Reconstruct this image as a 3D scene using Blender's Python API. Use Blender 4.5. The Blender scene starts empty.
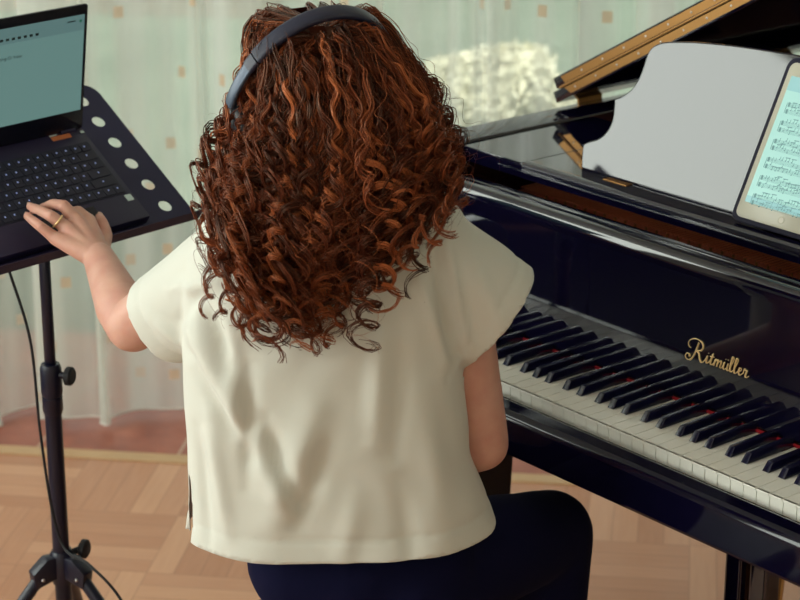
import bpy, bmesh, math, random
import numpy as np
from mathutils import Vector, Matrix
random.seed(7); RNG = np.random.default_rng(11)
C = bpy.context.scene.collection
PI = math.pi

# ------------------------------------------------------------------ helpers
def link(o, parent=None):
    C.objects.link(o)
    if parent is not None: o.parent = parent
    return o

def tag(o, label=None, cat=None, group=None, kind=None):
    if label: o['label'] = label
    if cat: o['category'] = cat
    if group: o['group'] = group
    if kind: o['kind'] = kind
    return o

def empty(name, loc, rz=0.0, label=None, cat=None, group=None):
    o = bpy.data.objects.new(name, None)
    o.empty_display_size = .05
    o.location = loc; o.rotation_euler = (0, 0, rz)
    link(o); tag(o, label, cat, group)
    return o

def mesh_obj(name, verts, faces, mat, parent=None, smooth=False):
    me = bpy.data.meshes.new(name)
    me.from_pydata([tuple(map(float, v)) for v in verts], [], [tuple(int(i) for i in f) for f in faces])
    me.update()
    if mat: me.materials.append(mat)
    if smooth: me.polygons.foreach_set('use_smooth', [True] * len(me.polygons))
    return link(bpy.data.objects.new(name, me), parent)

class MB:
    """collects shapes into ONE mesh"""
    def __init__(s): s.bm = bmesh.new()
    def box(s, lo, hi, bev=0, mtx=None, seg=2):
        b = bmesh.new(); bmesh.ops.create_cube(b, size=1)
        lo, hi = Vector(lo), Vector(hi); c = (lo + hi) / 2; d = hi - lo
        for v in b.verts: v.co = Vector((v.co.x * d.x, v.co.y * d.y, v.co.z * d.z)) + c
        if bev: bmesh.ops.bevel(b, geom=list(b.edges), offset=bev, segments=seg, profile=.5, affect='EDGES')
        return s.add(b, mtx)
    def add(s, b, mtx=None):
        if mtx is not None: bmesh.ops.transform(b, matrix=mtx, verts=b.verts)
        me = bpy.data.meshes.new('tmp'); b.to_mesh(me); b.free()
        s.bm.from_mesh(me); bpy.data.meshes.remove(me); return s
    def prism(s, pts, vec, bev=0, mtx=None):
        """closed 3D polygon extruded along vec"""
        b = bmesh.new(); vs = [b.verts.new(p) for p in pts]; f = b.faces.new(vs)
        r = bmesh.ops.extrude_face_region(b, geom=[f])
        bmesh.ops.translate(b, vec=Vector(vec), verts=[e for e in r['geom'] if isinstance(e, bmesh.types.BMVert)])
        bmesh.ops.recalc_face_normals(b, faces=b.faces)
        if bev:
            bmesh.ops.bevel(b, geom=list(b.edges), offset=bev, segments=2, profile=.5, affect='EDGES')
        return s.add(b, mtx)
    def tube(s, pts, rad, n=12, cap=True, mtx=None):
        pts = [Vector(p) for p in pts]; m = len(pts)
        rads = rad if isinstance(rad, (list, tuple)) else [rad] * m
        b = bmesh.new(); rings = []; ref = None
        for i, p in enumerate(pts):
            t = (pts[min(i + 1, m - 1)] - pts[max(i - 1, 0)]).normalized()
            if ref is None:
                ref = t.orthogonal().normalized()
            ref = (ref - t * ref.dot(t)).normalized()
            q = t.cross(ref)
            rings.append([b.verts.new(p + (ref * math.cos(2*PI*k/n) + q * math.sin(2*PI*k/n)) * rads[i]) for k in range(n)])
        for i in range(m - 1):
            for k in range(n):
                b.faces.new((rings[i][k], rings[i][(k+1) % n], rings[i+1][(k+1) % n], rings[i+1][k]))
        if cap:
            b.faces.new(rings[0][::-1]); b.faces.new(rings[-1])
        return s.add(b, mtx)
    def ball(s, c, r, sub=3, mtx=None):
        b = bmesh.new(); bmesh.ops.create_icosphere(b, subdivisions=sub, radius=1)
        r = r if isinstance(r, (list, tuple)) else (r, r, r)
        for v in b.verts: v.co = Vector((v.co.x * r[0], v.co.y * r[1], v.co.z * r[2]))
        if mtx is not None: bmesh.ops.transform(b, matrix=mtx, verts=b.verts)
        bmesh.ops.translate(b, vec=Vector(c), verts=b.verts)
        return s.add(b)
    def build(s, name, mat, parent=None, smooth=False, auto=None):
        me = bpy.data.meshes.new(name); s.bm.to_mesh(me); s.bm.free()
        me.materials.append(mat)
        if smooth or auto: me.polygons.foreach_set('use_smooth', [True] * len(me.polygons))
        if auto and mat.name in ('black_lacquer', 'black_case_lacquer'):                 # broad polished faces stay truly flat
            big = .25 * max(p.area for p in me.polygons)
            for p in me.polygons:
                if p.area > big: p.use_smooth = False
        if auto:
            me.update()
            bmx = bmesh.new(); bmx.from_mesh(me)
            for e in bmx.edges:
                if len(e.link_faces) == 2 and e.calc_face_angle(0) > auto: e.smooth = False
            bmx.to_mesh(me); bmx.free()
        return link(bpy.data.objects.new(name, me), parent)

def bez(P, n=24):
    """Catmull-Rom through points"""
    P = [np.array(p, float) for p in P]; Q = [2*P[0]-P[1]] + P + [2*P[-1]-P[-2]]
    out = []
    for i in range(1, len(Q) - 2):
        for k in range(n):
            t = k / n
            a, b, c, d = Q[i-1], Q[i], Q[i+1], Q[i+2]
            out.append(.5*((2*b)+(c-a)*t+(2*a-5*b+4*c-d)*t*t+(-a+3*b-3*c+d)*t**3))
    out.append(P[-1]); return out

# ------------------------------------------------------------------ materials
def mat(name, col, rough=.5, metal=0, spec=.5, ior=None, emit=None, estr=1, sheen=0, sub=0, coat=0):
    m = bpy.data.materials.new(name); m.use_nodes = True
    p = m.node_tree.nodes['Principled BSDF']
    p.inputs['Base Color'].default_value = (*col, 1)
    p.inputs['Roughness'].default_value = rough
    p.inputs['Metallic'].default_value = metal
    p.inputs['Specular IOR Level'].default_value = spec
    if ior: p.inputs['IOR'].default_value = ior
    if sheen: p.inputs['Sheen Weight'].default_value = sheen
    if coat: p.inputs['Coat Weight'].default_value = coat
    if sub:
        p.inputs['Subsurface Weight'].default_value = sub
        p.inputs['Subsurface Radius'].default_value = (.01, .004, .002)
        p.inputs['Subsurface Scale'].default_value = 1
    if emit:
        p.inputs['Emission Color'].default_value = (*emit, 1)
        p.inputs['Emission Strength'].default_value = estr
    return m

def nd(m, typ, **kw):
    n = m.node_tree.nodes.new(typ)
    for k, v in kw.items(): setattr(n, k, v)
    return n
def lk(m, a, b): m.node_tree.links.new(a, b)
def mth(m, op, a, b=None, c=None):
    n = nd(m, 'ShaderNodeMath', operation=op)
    for i, x in enumerate((a, b, c)):
        if x is None: continue
        if isinstance(x, (int, float)): n.inputs[i].default_value = x
        else: lk(m, x, n.inputs[i])
    return n.outputs[0]
def noise_bump(m, scale, strength, dist=.001, detail=3, stretch=None):
    p = m.node_tree.nodes['Principled BSDF']
    tc = nd(m, 'ShaderNodeTexCoord'); nz = nd(m, 'ShaderNodeTexNoise'); nz.inputs['Scale'].default_value = scale
    nz.inputs['Detail'].default_value = detail
    src = tc.outputs['Object']
    if stretch:
        mp = nd(m, 'ShaderNodeMapping'); mp.inputs['Scale'].default_value = stretch
        lk(m, src, mp.inputs['Vector']); src = mp.outputs['Vector']
    lk(m, src, nz.inputs['Vector'])
    bp = nd(m, 'ShaderNodeBump'); bp.inputs['Strength'].default_value = strength; bp.inputs['Distance'].default_value = dist
    lk(m, nz.outputs['Fac'], bp.inputs['Height']); lk(m, bp.outputs['Normal'], p.inputs['Normal'])
    return nz
def color_var(m, c1, c2, scale, detail=4, stretch=None):
    p = m.node_tree.nodes['Principled BSDF']
    tc = nd(m, 'ShaderNodeTexCoord'); nz = nd(m, 'ShaderNodeTexNoise'); nz.inputs['Scale'].default_value = scale
    nz.inputs['Detail'].default_value = detail
    src = tc.outputs['Object']
    if stretch:
        mp = nd(m, 'ShaderNodeMapping'); mp.inputs['Scale'].default_value = stretch
        lk(m, src, mp.inputs['Vector']); src = mp.outputs['Vector']
    lk(m, src, nz.inputs['Vector'])
    cr = nd(m, 'ShaderNodeValToRGB'); cr.color_ramp.elements[0].position = .3; cr.color_ramp.elements[1].position = .7
    cr.color_ramp.elements[0].color = (*c1, 1); cr.color_ramp.elements[1].color = (*c2, 1)
    lk(m, nz.outputs['Fac'], cr.inputs['Fac']); lk(m, cr.outputs['Color'], p.inputs['Base Color'])

M = {}
NAVY = (.0028, .0022, .013)
M['lacquer'] = mat('black_lacquer', NAVY, .04, ior=1.66)
M['case_lacquer'] = mat('black_case_lacquer', NAVY, .06, ior=1.38)
M['satin_black'] = mat('satin_black', NAVY, .35)
M['ebony'] = mat('ebony_key', (.004, .004, .026), .2, spec=.7)
M['ivory'] = mat('ivory_key', (.88, .87, .80), .22)
M['felt_red'] = mat('red_felt', (.45, .008, .02), .9)
M['brass'] = mat('brass', (.40, .205, .07), .40, metal=.9)
noise_bump(M['brass'], 60, .15, .001)
M['gold'] = mat('gold_inlay', (1.0, .76, .40), .32, metal=.6)
M['plate'] = mat('bronze_plate', (.35, .14, .05), .35, metal=.6)
M['pinblock'] = mat('red_wood', (.72, .2, .1), .5)
color_var(M['pinblock'], (.64, .15, .075), (.78, .26, .14), 6, 4, (2, 12, 2))
M['copper'] = mat('copper_string', (.85, .30, .15), .45, metal=.5)
M['steel'] = mat('steel', (.6, .6, .62), .3, metal=1)
M['sound'] = mat('spruce', (.42, .22, .09), .5)
color_var(M['sound'], (.36, .18, .07), (.48, .26, .11), 5, 3, (20, 1, 1))
M['tray_black'] = mat('black_powder_coat', (.007, .006, .048), .6)
M['stand_black'] = mat('stand_black', (.003, .003, .018), .38)
M['rubber'] = mat('rubber', (.006, .006, .01), .7)
M['laptop'] = mat('laptop_dark', (.014, .010, .046), .55)
M['lapkey'] = mat('laptop_key', (.005, .005, .026), .5)
M['keyglow'] = mat('backlit_legend', (.3, .35, .7), .5, emit=(.35, .45, 1), estr=.22)
M['bezel'] = mat('screen_bezel', (.004, .004, .012), .25)
M['sticker_orange'] = mat('orange_sticker', (.55, .16, .05), .5)
M['sticker_mint'] = mat('pale_sticker', (.55, .68, .68), .4)
M['screen'] = mat('lit_screen', (.02, .03, .03), .25, emit=(.092, .170, .158), estr=1)
M['screen_bar'] = mat('lit_toolbar', (.02, .03, .03), .25, emit=(.074, .135, .132), estr=1)
M['ink'] = mat('screen_ink', (.01, .02, .02), .4)
M['green_dot'] = mat('green_avatar', (.01, .06, .03), .4, emit=(.0, .05, .03), estr=1)
M['tab_white'] = mat('tablet_white', (.66, .66, .56), .25)
M['tab_case'] = mat('tablet_case', (.006, .006, .03), .7)
M['tab_screen'] = mat('tablet_screen', (.1, .12, .12), .2, emit=(.30, .56, .49), estr=1)
M['tab_bar'] = mat('tablet_bar', (.1, .12, .12), .2, emit=(.21, .44, .43), estr=1)
M['note'] = mat('printed_notes', (.05, .10, .10), .5, emit=(.09, .19, .18))
M['skin'] = mat('skin', (.58, .31, .22), .48, sub=.25)
color_var(M['skin'], (.60, .295, .23), (.69, .40, .315), 22, 4)
noise_bump(M['skin'], 260, .12, .0006)
M['nail'] = mat('nail', (.66, .40, .33), .25)
M['shirt'] = mat('cream_cotton', (.665, .665, .605), .85, sheen=.15)
noise_bump(M['shirt'], 700, .15, .0005, 2)
M['navy_cloth'] = mat('navy_cloth', (.0025, .0032, .026), .9, spec=.15)
noise_bump(M['navy_cloth'], 500, .2, .0006, 2)
M['eye'] = mat('eye_white', (.8, .8, .78), .2)
M['iris'] = mat('iris', (.05, .03, .02), .2)
M['lip'] = mat('lip', (.45, .16, .14), .4)
M['shoe'] = mat('black_leather', (.008, .008, .012), .35)
M['band'] = mat('headband_vinyl', (.016, .019, .045), .42)
noise_bump(M['band'], 180, .15, .0008)
M['slider'] = mat('headphone_slider', (.05, .07, .11), .35, metal=.3)
M['cushion'] = mat('black_leatherette', (.006, .006, .012), .45)
M['white_paint'] = mat('white_paint', (.72, .71, .66), .5)
M['added_rug'] = mat('added_rug_navy', (.006, .006, .016), .95)
M['dark_wood'] = mat('dark_stained_wood', (.012, .008, .012), .5)
M['wall'] = mat('wall_plaster', (.66, .63, .55), .9)
noise_bump(M['wall'], 90, .1, .001)
M['ceiling'] = mat('ceiling_white', (.75, .74, .70), .9)
M['strip'] = mat('threshold_wood', (.62, .42, .20), .45)
color_var(M['strip'], (.50, .30, .15), (.60, .39, .21), 8, 3, (2, 20, 1))

# hair: every strand has its own colour (red to dark auburn)
def hair_mat():
    m = mat('auburn_hair', (.1, .02, .01), .36, spec=.5)
    p = m.node_tree.nodes['Principled BSDF']
    at = nd(m, 'ShaderNodeAttribute', attribute_name='strand')
    cr = nd(m, 'ShaderNodeValToRGB'); e = cr.color_ramp.elements
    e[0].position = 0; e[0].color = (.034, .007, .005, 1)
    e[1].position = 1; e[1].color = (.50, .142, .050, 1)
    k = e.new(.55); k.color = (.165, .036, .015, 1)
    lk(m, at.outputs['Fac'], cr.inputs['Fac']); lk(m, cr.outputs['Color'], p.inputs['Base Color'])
    p.inputs['Specular Tint'].default_value = (1, .72, .5, 1)
    return m
M['hair'] = hair_mat()

# parquet in basket weave, object coordinates of the floor are the room's own
def parquet():
    m = mat('oak_mosaic_parquet', (.5, .25, .12), .34)
    p = m.node_tree.nodes['Principled BSDF']
    tc = nd(m, 'ShaderNodeTexCoord'); sp = nd(m, 'ShaderNodeSeparateXYZ'); lk(m, tc.outputs['Object'], sp.inputs[0])
    S = .27
    x = mth(m, 'DIVIDE', mth(m, 'SUBTRACT', sp.outputs['X'], .21), S); y = mth(m, 'DIVIDE', sp.outputs['Y'], S)
    cx = mth(m, 'FLOOR', x); cy = mth(m, 'FLOOR', y)
    par = mth(m, 'FLOORED_MODULO', mth(m, 'ADD', mth(m, 'ADD', cx, cy), 1), 2)        # row under the threshold (cy=-1), cx=0 -> 0 : planks along y
    fx = mth(m, 'SUBTRACT', x, cx); fy = mth(m, 'SUBTRACT', y, cy)
    inv = mth(m, 'SUBTRACT', 1, par)
    across = mth(m, 'ADD', mth(m, 'MULTIPLY', fx, inv), mth(m, 'MULTIPLY', fy, par))
    along = mth(m, 'ADD', mth(m, 'MULTIPLY', fy, inv), mth(m, 'MULTIPLY', fx, par))
    a5 = mth(m, 'MULTIPLY', across, 5); pk = mth(m, 'FLOOR', a5); fr = mth(m, 'SUBTRACT', a5, pk)
    cmb = nd(m, 'ShaderNodeCombineXYZ'); lk(m, cx, cmb.inputs[0]); lk(m, cy, cmb.inputs[1]); lk(m, pk, cmb.inputs[2])
    wn = nd(m, 'ShaderNodeTexWhiteNoise', noise_dimensions='3D'); lk(m, cmb.outputs[0], wn.inputs['Vector'])
    # grain
    g = nd(m, 'ShaderNodeCombineXYZ'); lk(m, mth(m, 'MULTIPLY', across, 26), g.inputs[0]); lk(m, mth(m, 'MULTIPLY', along, 2.2), g.inputs[1])
    lk(m, mth(m, 'MULTIPLY', wn.outputs['Value'], 37), g.inputs[2])
    nz = nd(m, 'ShaderNodeTexNoise'); nz.inputs['Scale'].default_value = 1; nz.inputs['Detail'].default_value = 4; lk(m, g.outputs[0], nz.inputs['Vector'])
    t = mth(m, 'ADD', mth(m, 'MULTIPLY', wn.outputs['Value'], .65), mth(m, 'MULTIPLY', nz.outputs['Fac'], .45))
    cr = nd(m, 'ShaderNodeValToRGB'); e = cr.color_ramp.elements
    e[0].position = .1; e[0].color = (.45, .195, .10, 1); e[1].position = .95; e[1].color = (.64, .34, .20, 1)
    k = e.new(.5); k.color = (.55, .265, .15, 1)
    lk(m, t, cr.inputs['Fac'])
    d = mth(m, 'MINIMUM', mth(m, 'MULTIPLY', mth(m, 'MINIMUM', fr, mth(m, 'SUBTRACT', 1, fr)), .2),
            mth(m, 'MINIMUM', along, mth(m, 'SUBTRACT', 1, along)))
    gap = mth(m, 'LESS_THAN', d, .0045)
    mx = nd(m, 'ShaderNodeMix', data_type='RGBA'); lk(m, mth(m, 'MULTIPLY', gap, .30), mx.inputs['Factor'])
    lk(m, cr.outputs['Color'], mx.inputs['A']); mx.inputs['B'].default_value = (.16, .06, .03, 1)
    lk(m, mx.outputs['Result'], p.inputs['Base Color'])
    return m
M['parquet'] = parquet()

def tiles():
    m = mat('terracotta_tile', (.33, .09, .05), .4)
    p = m.node_tree.nodes['Principled BSDF']
    tc = nd(m, 'ShaderNodeTexCoord'); sp = nd(m, 'ShaderNodeSeparateXYZ'); lk(m, tc.outputs['Object'], sp.inputs[0])
    fx = mth(m, 'FLOORED_MODULO', mth(m, 'ADD', sp.outputs['X'], -.40), .33)
    gap = mth(m, 'LESS_THAN', fx, .007)
    nz = nd(m, 'ShaderNodeTexNoise'); nz.inputs['Scale'].default_value = 9; nz.inputs['Detail'].default_value = 5
    lk(m, tc.outputs['Object'], nz.inputs['Vector'])
    cr = nd(m, 'ShaderNodeValToRGB'); e = cr.color_ramp.elements
    e[0].position = .3; e[0].color = (.25, .060, .038, 1); e[1].position = .7; e[1].color = (.43, .13, .075, 1)
    lk(m, nz.outputs['Fac'], cr.inputs['Fac'])
    mx = nd(m, 'ShaderNodeMix', data_type='RGBA'); lk(m, gap, mx.inputs['Factor'])
    lk(m, cr.outputs['Color'], mx.inputs['A']); mx.inputs['B'].default_value = (.5, .33, .24, 1)
    lk(m, mx.outputs['Result'], p.inputs['Base Color'])
    return m
M['tiles'] = tiles()

def glass():
    m = bpy.data.materials.new('window_glass'); m.use_nodes = True; t = m.node_tree; t.nodes.clear()
    o = nd(m, 'ShaderNodeOutputMaterial'); mx = nd(m, 'ShaderNodeMixShader'); tr = nd(m, 'ShaderNodeBsdfTransparent')
    tr.inputs[0].default_value = (.95, .98, .96, 1)
    gl = nd(m, 'ShaderNodeBsdfGlossy'); gl.inputs['Roughness'].default_value = .02
    mx.inputs[0].default_value = .06
    lk(m, tr.outputs[0], mx.inputs[1]); lk(m, gl.outputs[0], mx.inputs[2]); lk(m, mx.outputs[0], o.inputs['Surface'])
    return m
M['glass'] = glass()

def sheer():
    m = bpy.data.materials.new('sheer_voile'); m.use_nodes = True; t = m.node_tree; t.nodes.clear()
    o = nd(m, 'ShaderNodeOutputMaterial')
    tr = nd(m, 'ShaderNodeBsdfTransparent'); tr.inputs[0].default_value = (.97, .97, .95, 1)
    tl = nd(m, 'ShaderNodeBsdfTranslucent'); df = nd(m, 'ShaderNodeBsdfDiffuse')
    # woven squares scattered over the cloth
    uv = nd(m, 'ShaderNodeUVMap'); sp = nd(m, 'ShaderNodeSeparateXYZ'); lk(m, uv.outputs[0], sp.inputs[0])
    CW, CH = .105, .155
    y = mth(m, 'DIVIDE', sp.outputs['Y'], CH); cy = mth(m, 'FLOOR', y)
    x = mth(m, 'ADD', mth(m, 'DIVIDE', sp.outputs['X'], CW), mth(m, 'MULTIPLY', mth(m, 'FLOORED_MODULO', cy, 2), .5)); cx = mth(m, 'FLOOR', x)
    cm = nd(m, 'ShaderNodeCombineXYZ'); lk(m, cx, cm.inputs[0]); lk(m, cy, cm.inputs[1])
    wn = nd(m, 'ShaderNodeTexWhiteNoise', noise_dimensions='2D'); lk(m, cm.outputs[0], wn.inputs['Vector'])
    sc = nd(m, 'ShaderNodeSeparateXYZ'); lk(m, wn.outputs['Color'], sc.inputs[0])
    ox = mth(m, 'MULTIPLY_ADD', sc.outputs['X'], .5, .25); oy = mth(m, 'MULTIPLY_ADD', sc.outputs['Y'], .5, .25)
    dx = mth(m, 'MULTIPLY', mth(m, 'ABSOLUTE', mth(m, 'SUBTRACT', mth(m, 'SUBTRACT', x, cx), ox)), CW)
    dy = mth(m, 'MULTIPLY', mth(m, 'ABSOLUTE', mth(m, 'SUBTRACT', mth(m, 'SUBTRACT', y, cy), oy)), CH)
    ins = mth(m, 'MULTIPLY', mth(m, 'LESS_THAN', dx, .0115), mth(m, 'LESS_THAN', dy, .013))
    ins = mth(m, 'MULTIPLY', ins, mth(m, 'LESS_THAN', wn.outputs['Value'], .7))
    cr = nd(m, 'ShaderNodeValToRGB'); e = cr.color_ramp.elements
    e[0].position = .15; e[0].color = (.74, .42, .18, 1); e[1].position = .6; e[1].color = (.70, .54, .42, 1)
    lk(m, wn.outputs['Value'], cr.inputs['Fac'])
    mx = nd(m, 'ShaderNodeMix', data_type='RGBA'); lk(m, mth(m, 'MULTIPLY', ins, .6), mx.inputs['Factor'])
    mx.inputs['A'].default_value = (.84, .86, .82, 1); lk(m, cr.outputs['Color'], mx.inputs['B'])
    lk(m, mx.outputs['Result'], tl.inputs[0]); lk(m, mx.outputs['Result'], df.inputs[0])
    a = nd(m, 'ShaderNodeMixShader'); a.inputs[0].default_value = .35; lk(m, tl.outputs[0], a.inputs[1]); lk(m, df.outputs[0], a.inputs[2])
    b = nd(m, 'ShaderNodeMixShader'); sx = nd(m, 'ShaderNodeCombineXYZ'); lk(m, mth(m, 'MULTIPLY', sp.outputs['X'], 10), sx.inputs[0])       # opacity bands imitating the light and dark tones of doubled folds
    sn = nd(m, 'ShaderNodeTexNoise', noise_dimensions='3D'); sn.inputs['Scale'].default_value = 1; sn.inputs['Detail'].default_value = 1.5; lk(m, sx.outputs[0], sn.inputs['Vector'])
    band = nd(m, 'ShaderNodeMapRange'); band.inputs['From Min'].default_value = .36; band.inputs['From Max'].default_value = .64
    band.inputs['To Min'].default_value = .08; band.inputs['To Max'].default_value = .72; lk(m, sn.outputs['Fac'], band.inputs['Value'])
    lk(m, mth(m, 'MULTIPLY', band.outputs['Result'], mth(m, 'SUBTRACT', 1, mth(m, 'MULTIPLY', ins, .8))), b.inputs[0])
    lk(m, a.outputs[0], b.inputs[1]); lk(m, tr.outputs[0], b.inputs[2]); lk(m, b.outputs[0], o.inputs['Surface'])
    return m
M['sheer'] = sheer()
M['leaf'] = mat('blossom_leaf', (.90, .88, .74), .6)
M['grass'] = mat('garden_ground', (.24, .27, .22), .9)
color_var(M['grass'], (.125, .175, .145), (.18, .235, .195), 3)
M['hedge'] = mat('hedge_leaf', (.22, .30, .24), .7)

# ------------------------------------------------------------------ the room (its own axes, turned 7.7 degrees)
R0 = Vector((-.9116, 4.4073, 0)); RA = -math.radians(7.73)
def room(o):
    o.location = R0; o.rotation_euler = (0, 0, RA); return o
def struct(name, mb, m, **k):
    o = room(mb.build(name, m, **k)); o['kind'] = 'structure'; return o
def W2(xr, yr, z=0):
    v = Matrix.Rotation(RA, 3, 'Z') @ Vector((xr, yr, z)); return v + R0
XL, XR, YB, YF, H = -2.25, 3.6, -6.0, .55, 3.0
struct('floor', MB().box((XL, YB, -.06), (XR, 0, 0)), M['parquet'])
struct('trim_1', MB().box((XL, 0, -.06), (XR, .045, .004), .002), M['strip'])
struct('trim_2', MB().box((XL, .045, -.06), (XR, YF, 0)).box((-1.748, YF, -.06), (3.298, YF + .26, 0)), M['tiles'])
struct('ceiling', MB().box((XL - .2, YB - .2, H), (XR + .2, YF + .2, H + .12)), M['ceiling'])
def wall_with_holes(name, axis, pos, thick, a0, a1, holes):
    """axis 'x': wall runs along x at y=pos ; axis 'y': runs along y at x=pos. holes = (a0,a1,z0,z1) sorted"""
    mb = MB(); cur = a0
    def bx(p, q, z0, z1):
        if q - p < 1e-4 or z1 - z0 < 1e-4: return
        if axis == 'x': mb.box((p, pos, z0), (q, pos + thick, z1))
        else: mb.box((pos, p, z0), (pos + thick, q, z1))
    for (p, q, z0, z1) in holes:
        bx(cur, p, -.06, H); bx(p, q, -.06, z0); bx(p, q, z1, H); cur = q
    bx(cur, a1, -.06, H)
    return struct(name, mb, M['wall'])
FW = (-1.75, 3.3, -.058, 2.4); LA_ = (-1.68, -.30, .85, 2.86); LB_ = (-4.3, -2.40, .85, 2.86); BW = (-1.9, .3, .9, 2.3)
wall_with_holes('wall_front', 'x', YF, .2, XL - .2, XR + .2, [FW])
wall_with_holes('wall_back', 'x', YB - .2, .2, XL - .2, XR + .2, [BW])
wall_with_holes('wall_left', 'y', XL - .2, .2, YB, YF, [LB_, LA_])
wall_with_holes('wall_right', 'y', XR, .2, YB, YF, [])
struct('baseboard_left', MB().box((XL, YB, 0), (XL + .015, YF, .07), .003), M['white_paint'])
struct('baseboard_back', MB().box((XL + .02, YB, 0), (XR - .02, YB + .015, .07), .003), M['white_paint'])
struct('baseboard_right', MB().box((XR - .015, YB + .02, 0), (XR, YF, .07), .003), M['white_paint'])

def window(name, axis, pos, hole, mull, rails, depth=.06):
    a0, a1, z0, z1 = hole; f = .055
    mb = MB(); gl = MB()
    def bx(m_, p, q, s, t, d0, d1, bev=.004):
        if axis == 'x': m_.box((p, pos + d0, s), (q, pos + d1, t), bev)
        else: m_.box((pos + d0, p, s), (pos + d1, q, t), bev)
    bx(mb, a0, a1, z0, z0 + f, 0, depth); bx(mb, a0, a1, z1 - f, z1, 0, depth)
    for x in [a0 + f / 2] + mull + [a1 - f / 2]: bx(mb, x - f / 2, x + f / 2, z0 + f, z1 - f, 0, depth)
    xs = [a0 + f / 2] + mull + [a1 - f / 2]
    for i, zz in rails: bx(mb, xs[i] + f / 2, xs[i + 1] - f / 2, zz - .035, zz + .035, .004, depth - .004)
    o = struct(name, mb, M['white_paint'])
    for i in range(len(xs) - 1):
        g = MB(); bx(g, xs[i] + f / 2, xs[i + 1] - f / 2, z0 + f, z1 - f, depth / 2 - .003, depth / 2 + .003, 0)
        g.build('window_pane', M['glass'], o)
    return o
window('window_1', 'x', YF + .05, FW, [-.62, .52, 1.45, 2.4], [(0, .93), (1, .93)])
window('window_2', 'y', XL - .14, LA_, [], [])
window('window_4', 'y', XL - .14, LB_, [-3.35], [])
window('added_back_window', 'x', YB - .14, BW, [-.8], [])  # unseen window added behind the camera for fill light

def area(name, loc, aim, sx, sy, power, col):
    l = bpy.data.lights.new(name, 'AREA'); l.shape = 'RECTANGLE'; l.size = sx; l.size_y = sy; l.energy = power; l.color = col
    o = bpy.data.objects.new(name, l); link(o); o.location = loc
    d = (Vector(aim) - Vector(loc)).normalized(); o.rotation_euler = d.to_track_quat('-Z', 'Y').to_euler(); return o
area('daylight_left', W2(XL - .32, -.99, 1.86), W2(XL + 1, -.99, 1.86), 1.45, 2.1, 56, (1, 1, .955))
area('daylight_left_rear', W2(XL - .32, -3.35, 1.86), W2(XL + 1, -3.35, 1.86), 2.0, 2.1, 128, (1, 1, .955))
sb = MB().box((XL + .02, -4.6, .0), (XL + .50, -.45, .06)).box((XL + .01, -4.65, .06), (XL + .53, -.4, .78), .004)
SB = room(sb.build('added_sideboard', M['dark_wood'])); tag(SB, 'long low dark cabinet added under the left windows for the piano to reflect', 'added_sideboard')  # unseen cabinet, added so the piano has something dark to mirror
rg_ = room(MB().prism([(XL + .58, -3.4, .0005), (XL + 1.62, -3.4, .0005), (XL + 1.62, -.5, .0005), (XL + .58, -.5, .0005)], (0, 0, .008)).build('added_rug', M['added_rug'])); tag(rg_, 'dark navy floor mat added before the cabinet for the piano to reflect', 'added_rug')  # unseen mat, added to keep the fallboard's reflection dark
for k in range(6): MB().box((XL + .53, -4.63 + k*.705, .08), (XL + .548, -4.63 + k*.705 + .695, .76), .003).tube([(XL + .56, -4.63 + k*.705 + .35, .60), (XL + .56, -4.63 + k*.705 + .35, .68)], .005, 8).build('door', M['dark_wood'], SB)
area('added_back_fill', W2(-.8, YB - .32, 1.65), W2(-.8, YB + 1, 1.65), 2.3, 1.6, 18, (1, 1, .955))  # added fill lamp outside the made-up back window

# ------------------------------------------------------------------ outside the glass
g = MB().box((-14, YF + .2, -.2), (16, 16, -.08)); o = room(g.build('garden_ground', M['grass'])); o['kind'] = 'structure'
def leaf_cloud(name, centre, rad, n, size, m, label, cat, seed, stem=True):
    rg = np.random.default_rng(seed)
    root = empty(name, (centre[0], centre[1], -.08), 0, label, cat)
    vs, fs = [], []
    for _ in range(n):
        d = rg.normal(size=3); d /= np.linalg.norm(d)
        r = (.45 + .55 * rg.random() ** .5) * (1 + .22 * math.sin(5 * d[0] + seed) * math.cos(4 * d[2] + 1))
        p = np.array([0, 0, centre[2] + .08]) + d * np.array(rad) * r
        u = rg.normal(size=3); u /= np.linalg.norm(u); w = np.cross(u, d + .3 * rg.normal(size=3)); w /= (np.linalg.norm(w) + 1e-9)
        s = size * (.6 + .8 * rg.random()); k = len(vs)
        vs += [p - u * s, p - w * s * .45 + d * s * .15, p + u * s, p + w * s * .45 + d * s * .15]; fs.append((k, k + 1, k + 2, k + 3))
    fo = mesh_obj('foliage', vs, fs, m, root)
    st = MB()
    for k in range(5):
        a = k * 1.3; st.tube([(0, 0, 0), (.03 * math.cos(a), .03 * math.sin(a), centre[2] * .5), (rad[0] * .5 * math.cos(a), rad[1] * .5 * math.sin(a), centre[2] + .08)], [.014, .011, .005], 8)
    st.build('stem', M['pinblock'], root)
    return root
leaf_cloud('garden_shrub', (.33, 6.55, .33), (.24, .22, .15), 5200, .018, M['leaf'], 'low pale blossoming shrub in sunlight outside the window', 'shrub', 3)
hd = leaf_cloud('hedge', (.6, 11.4, .55), (6.0, .5, .75), 9000, .09, M['hedge'], 'long green hedge at the far end of the garden', 'hedge', 5)

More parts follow.
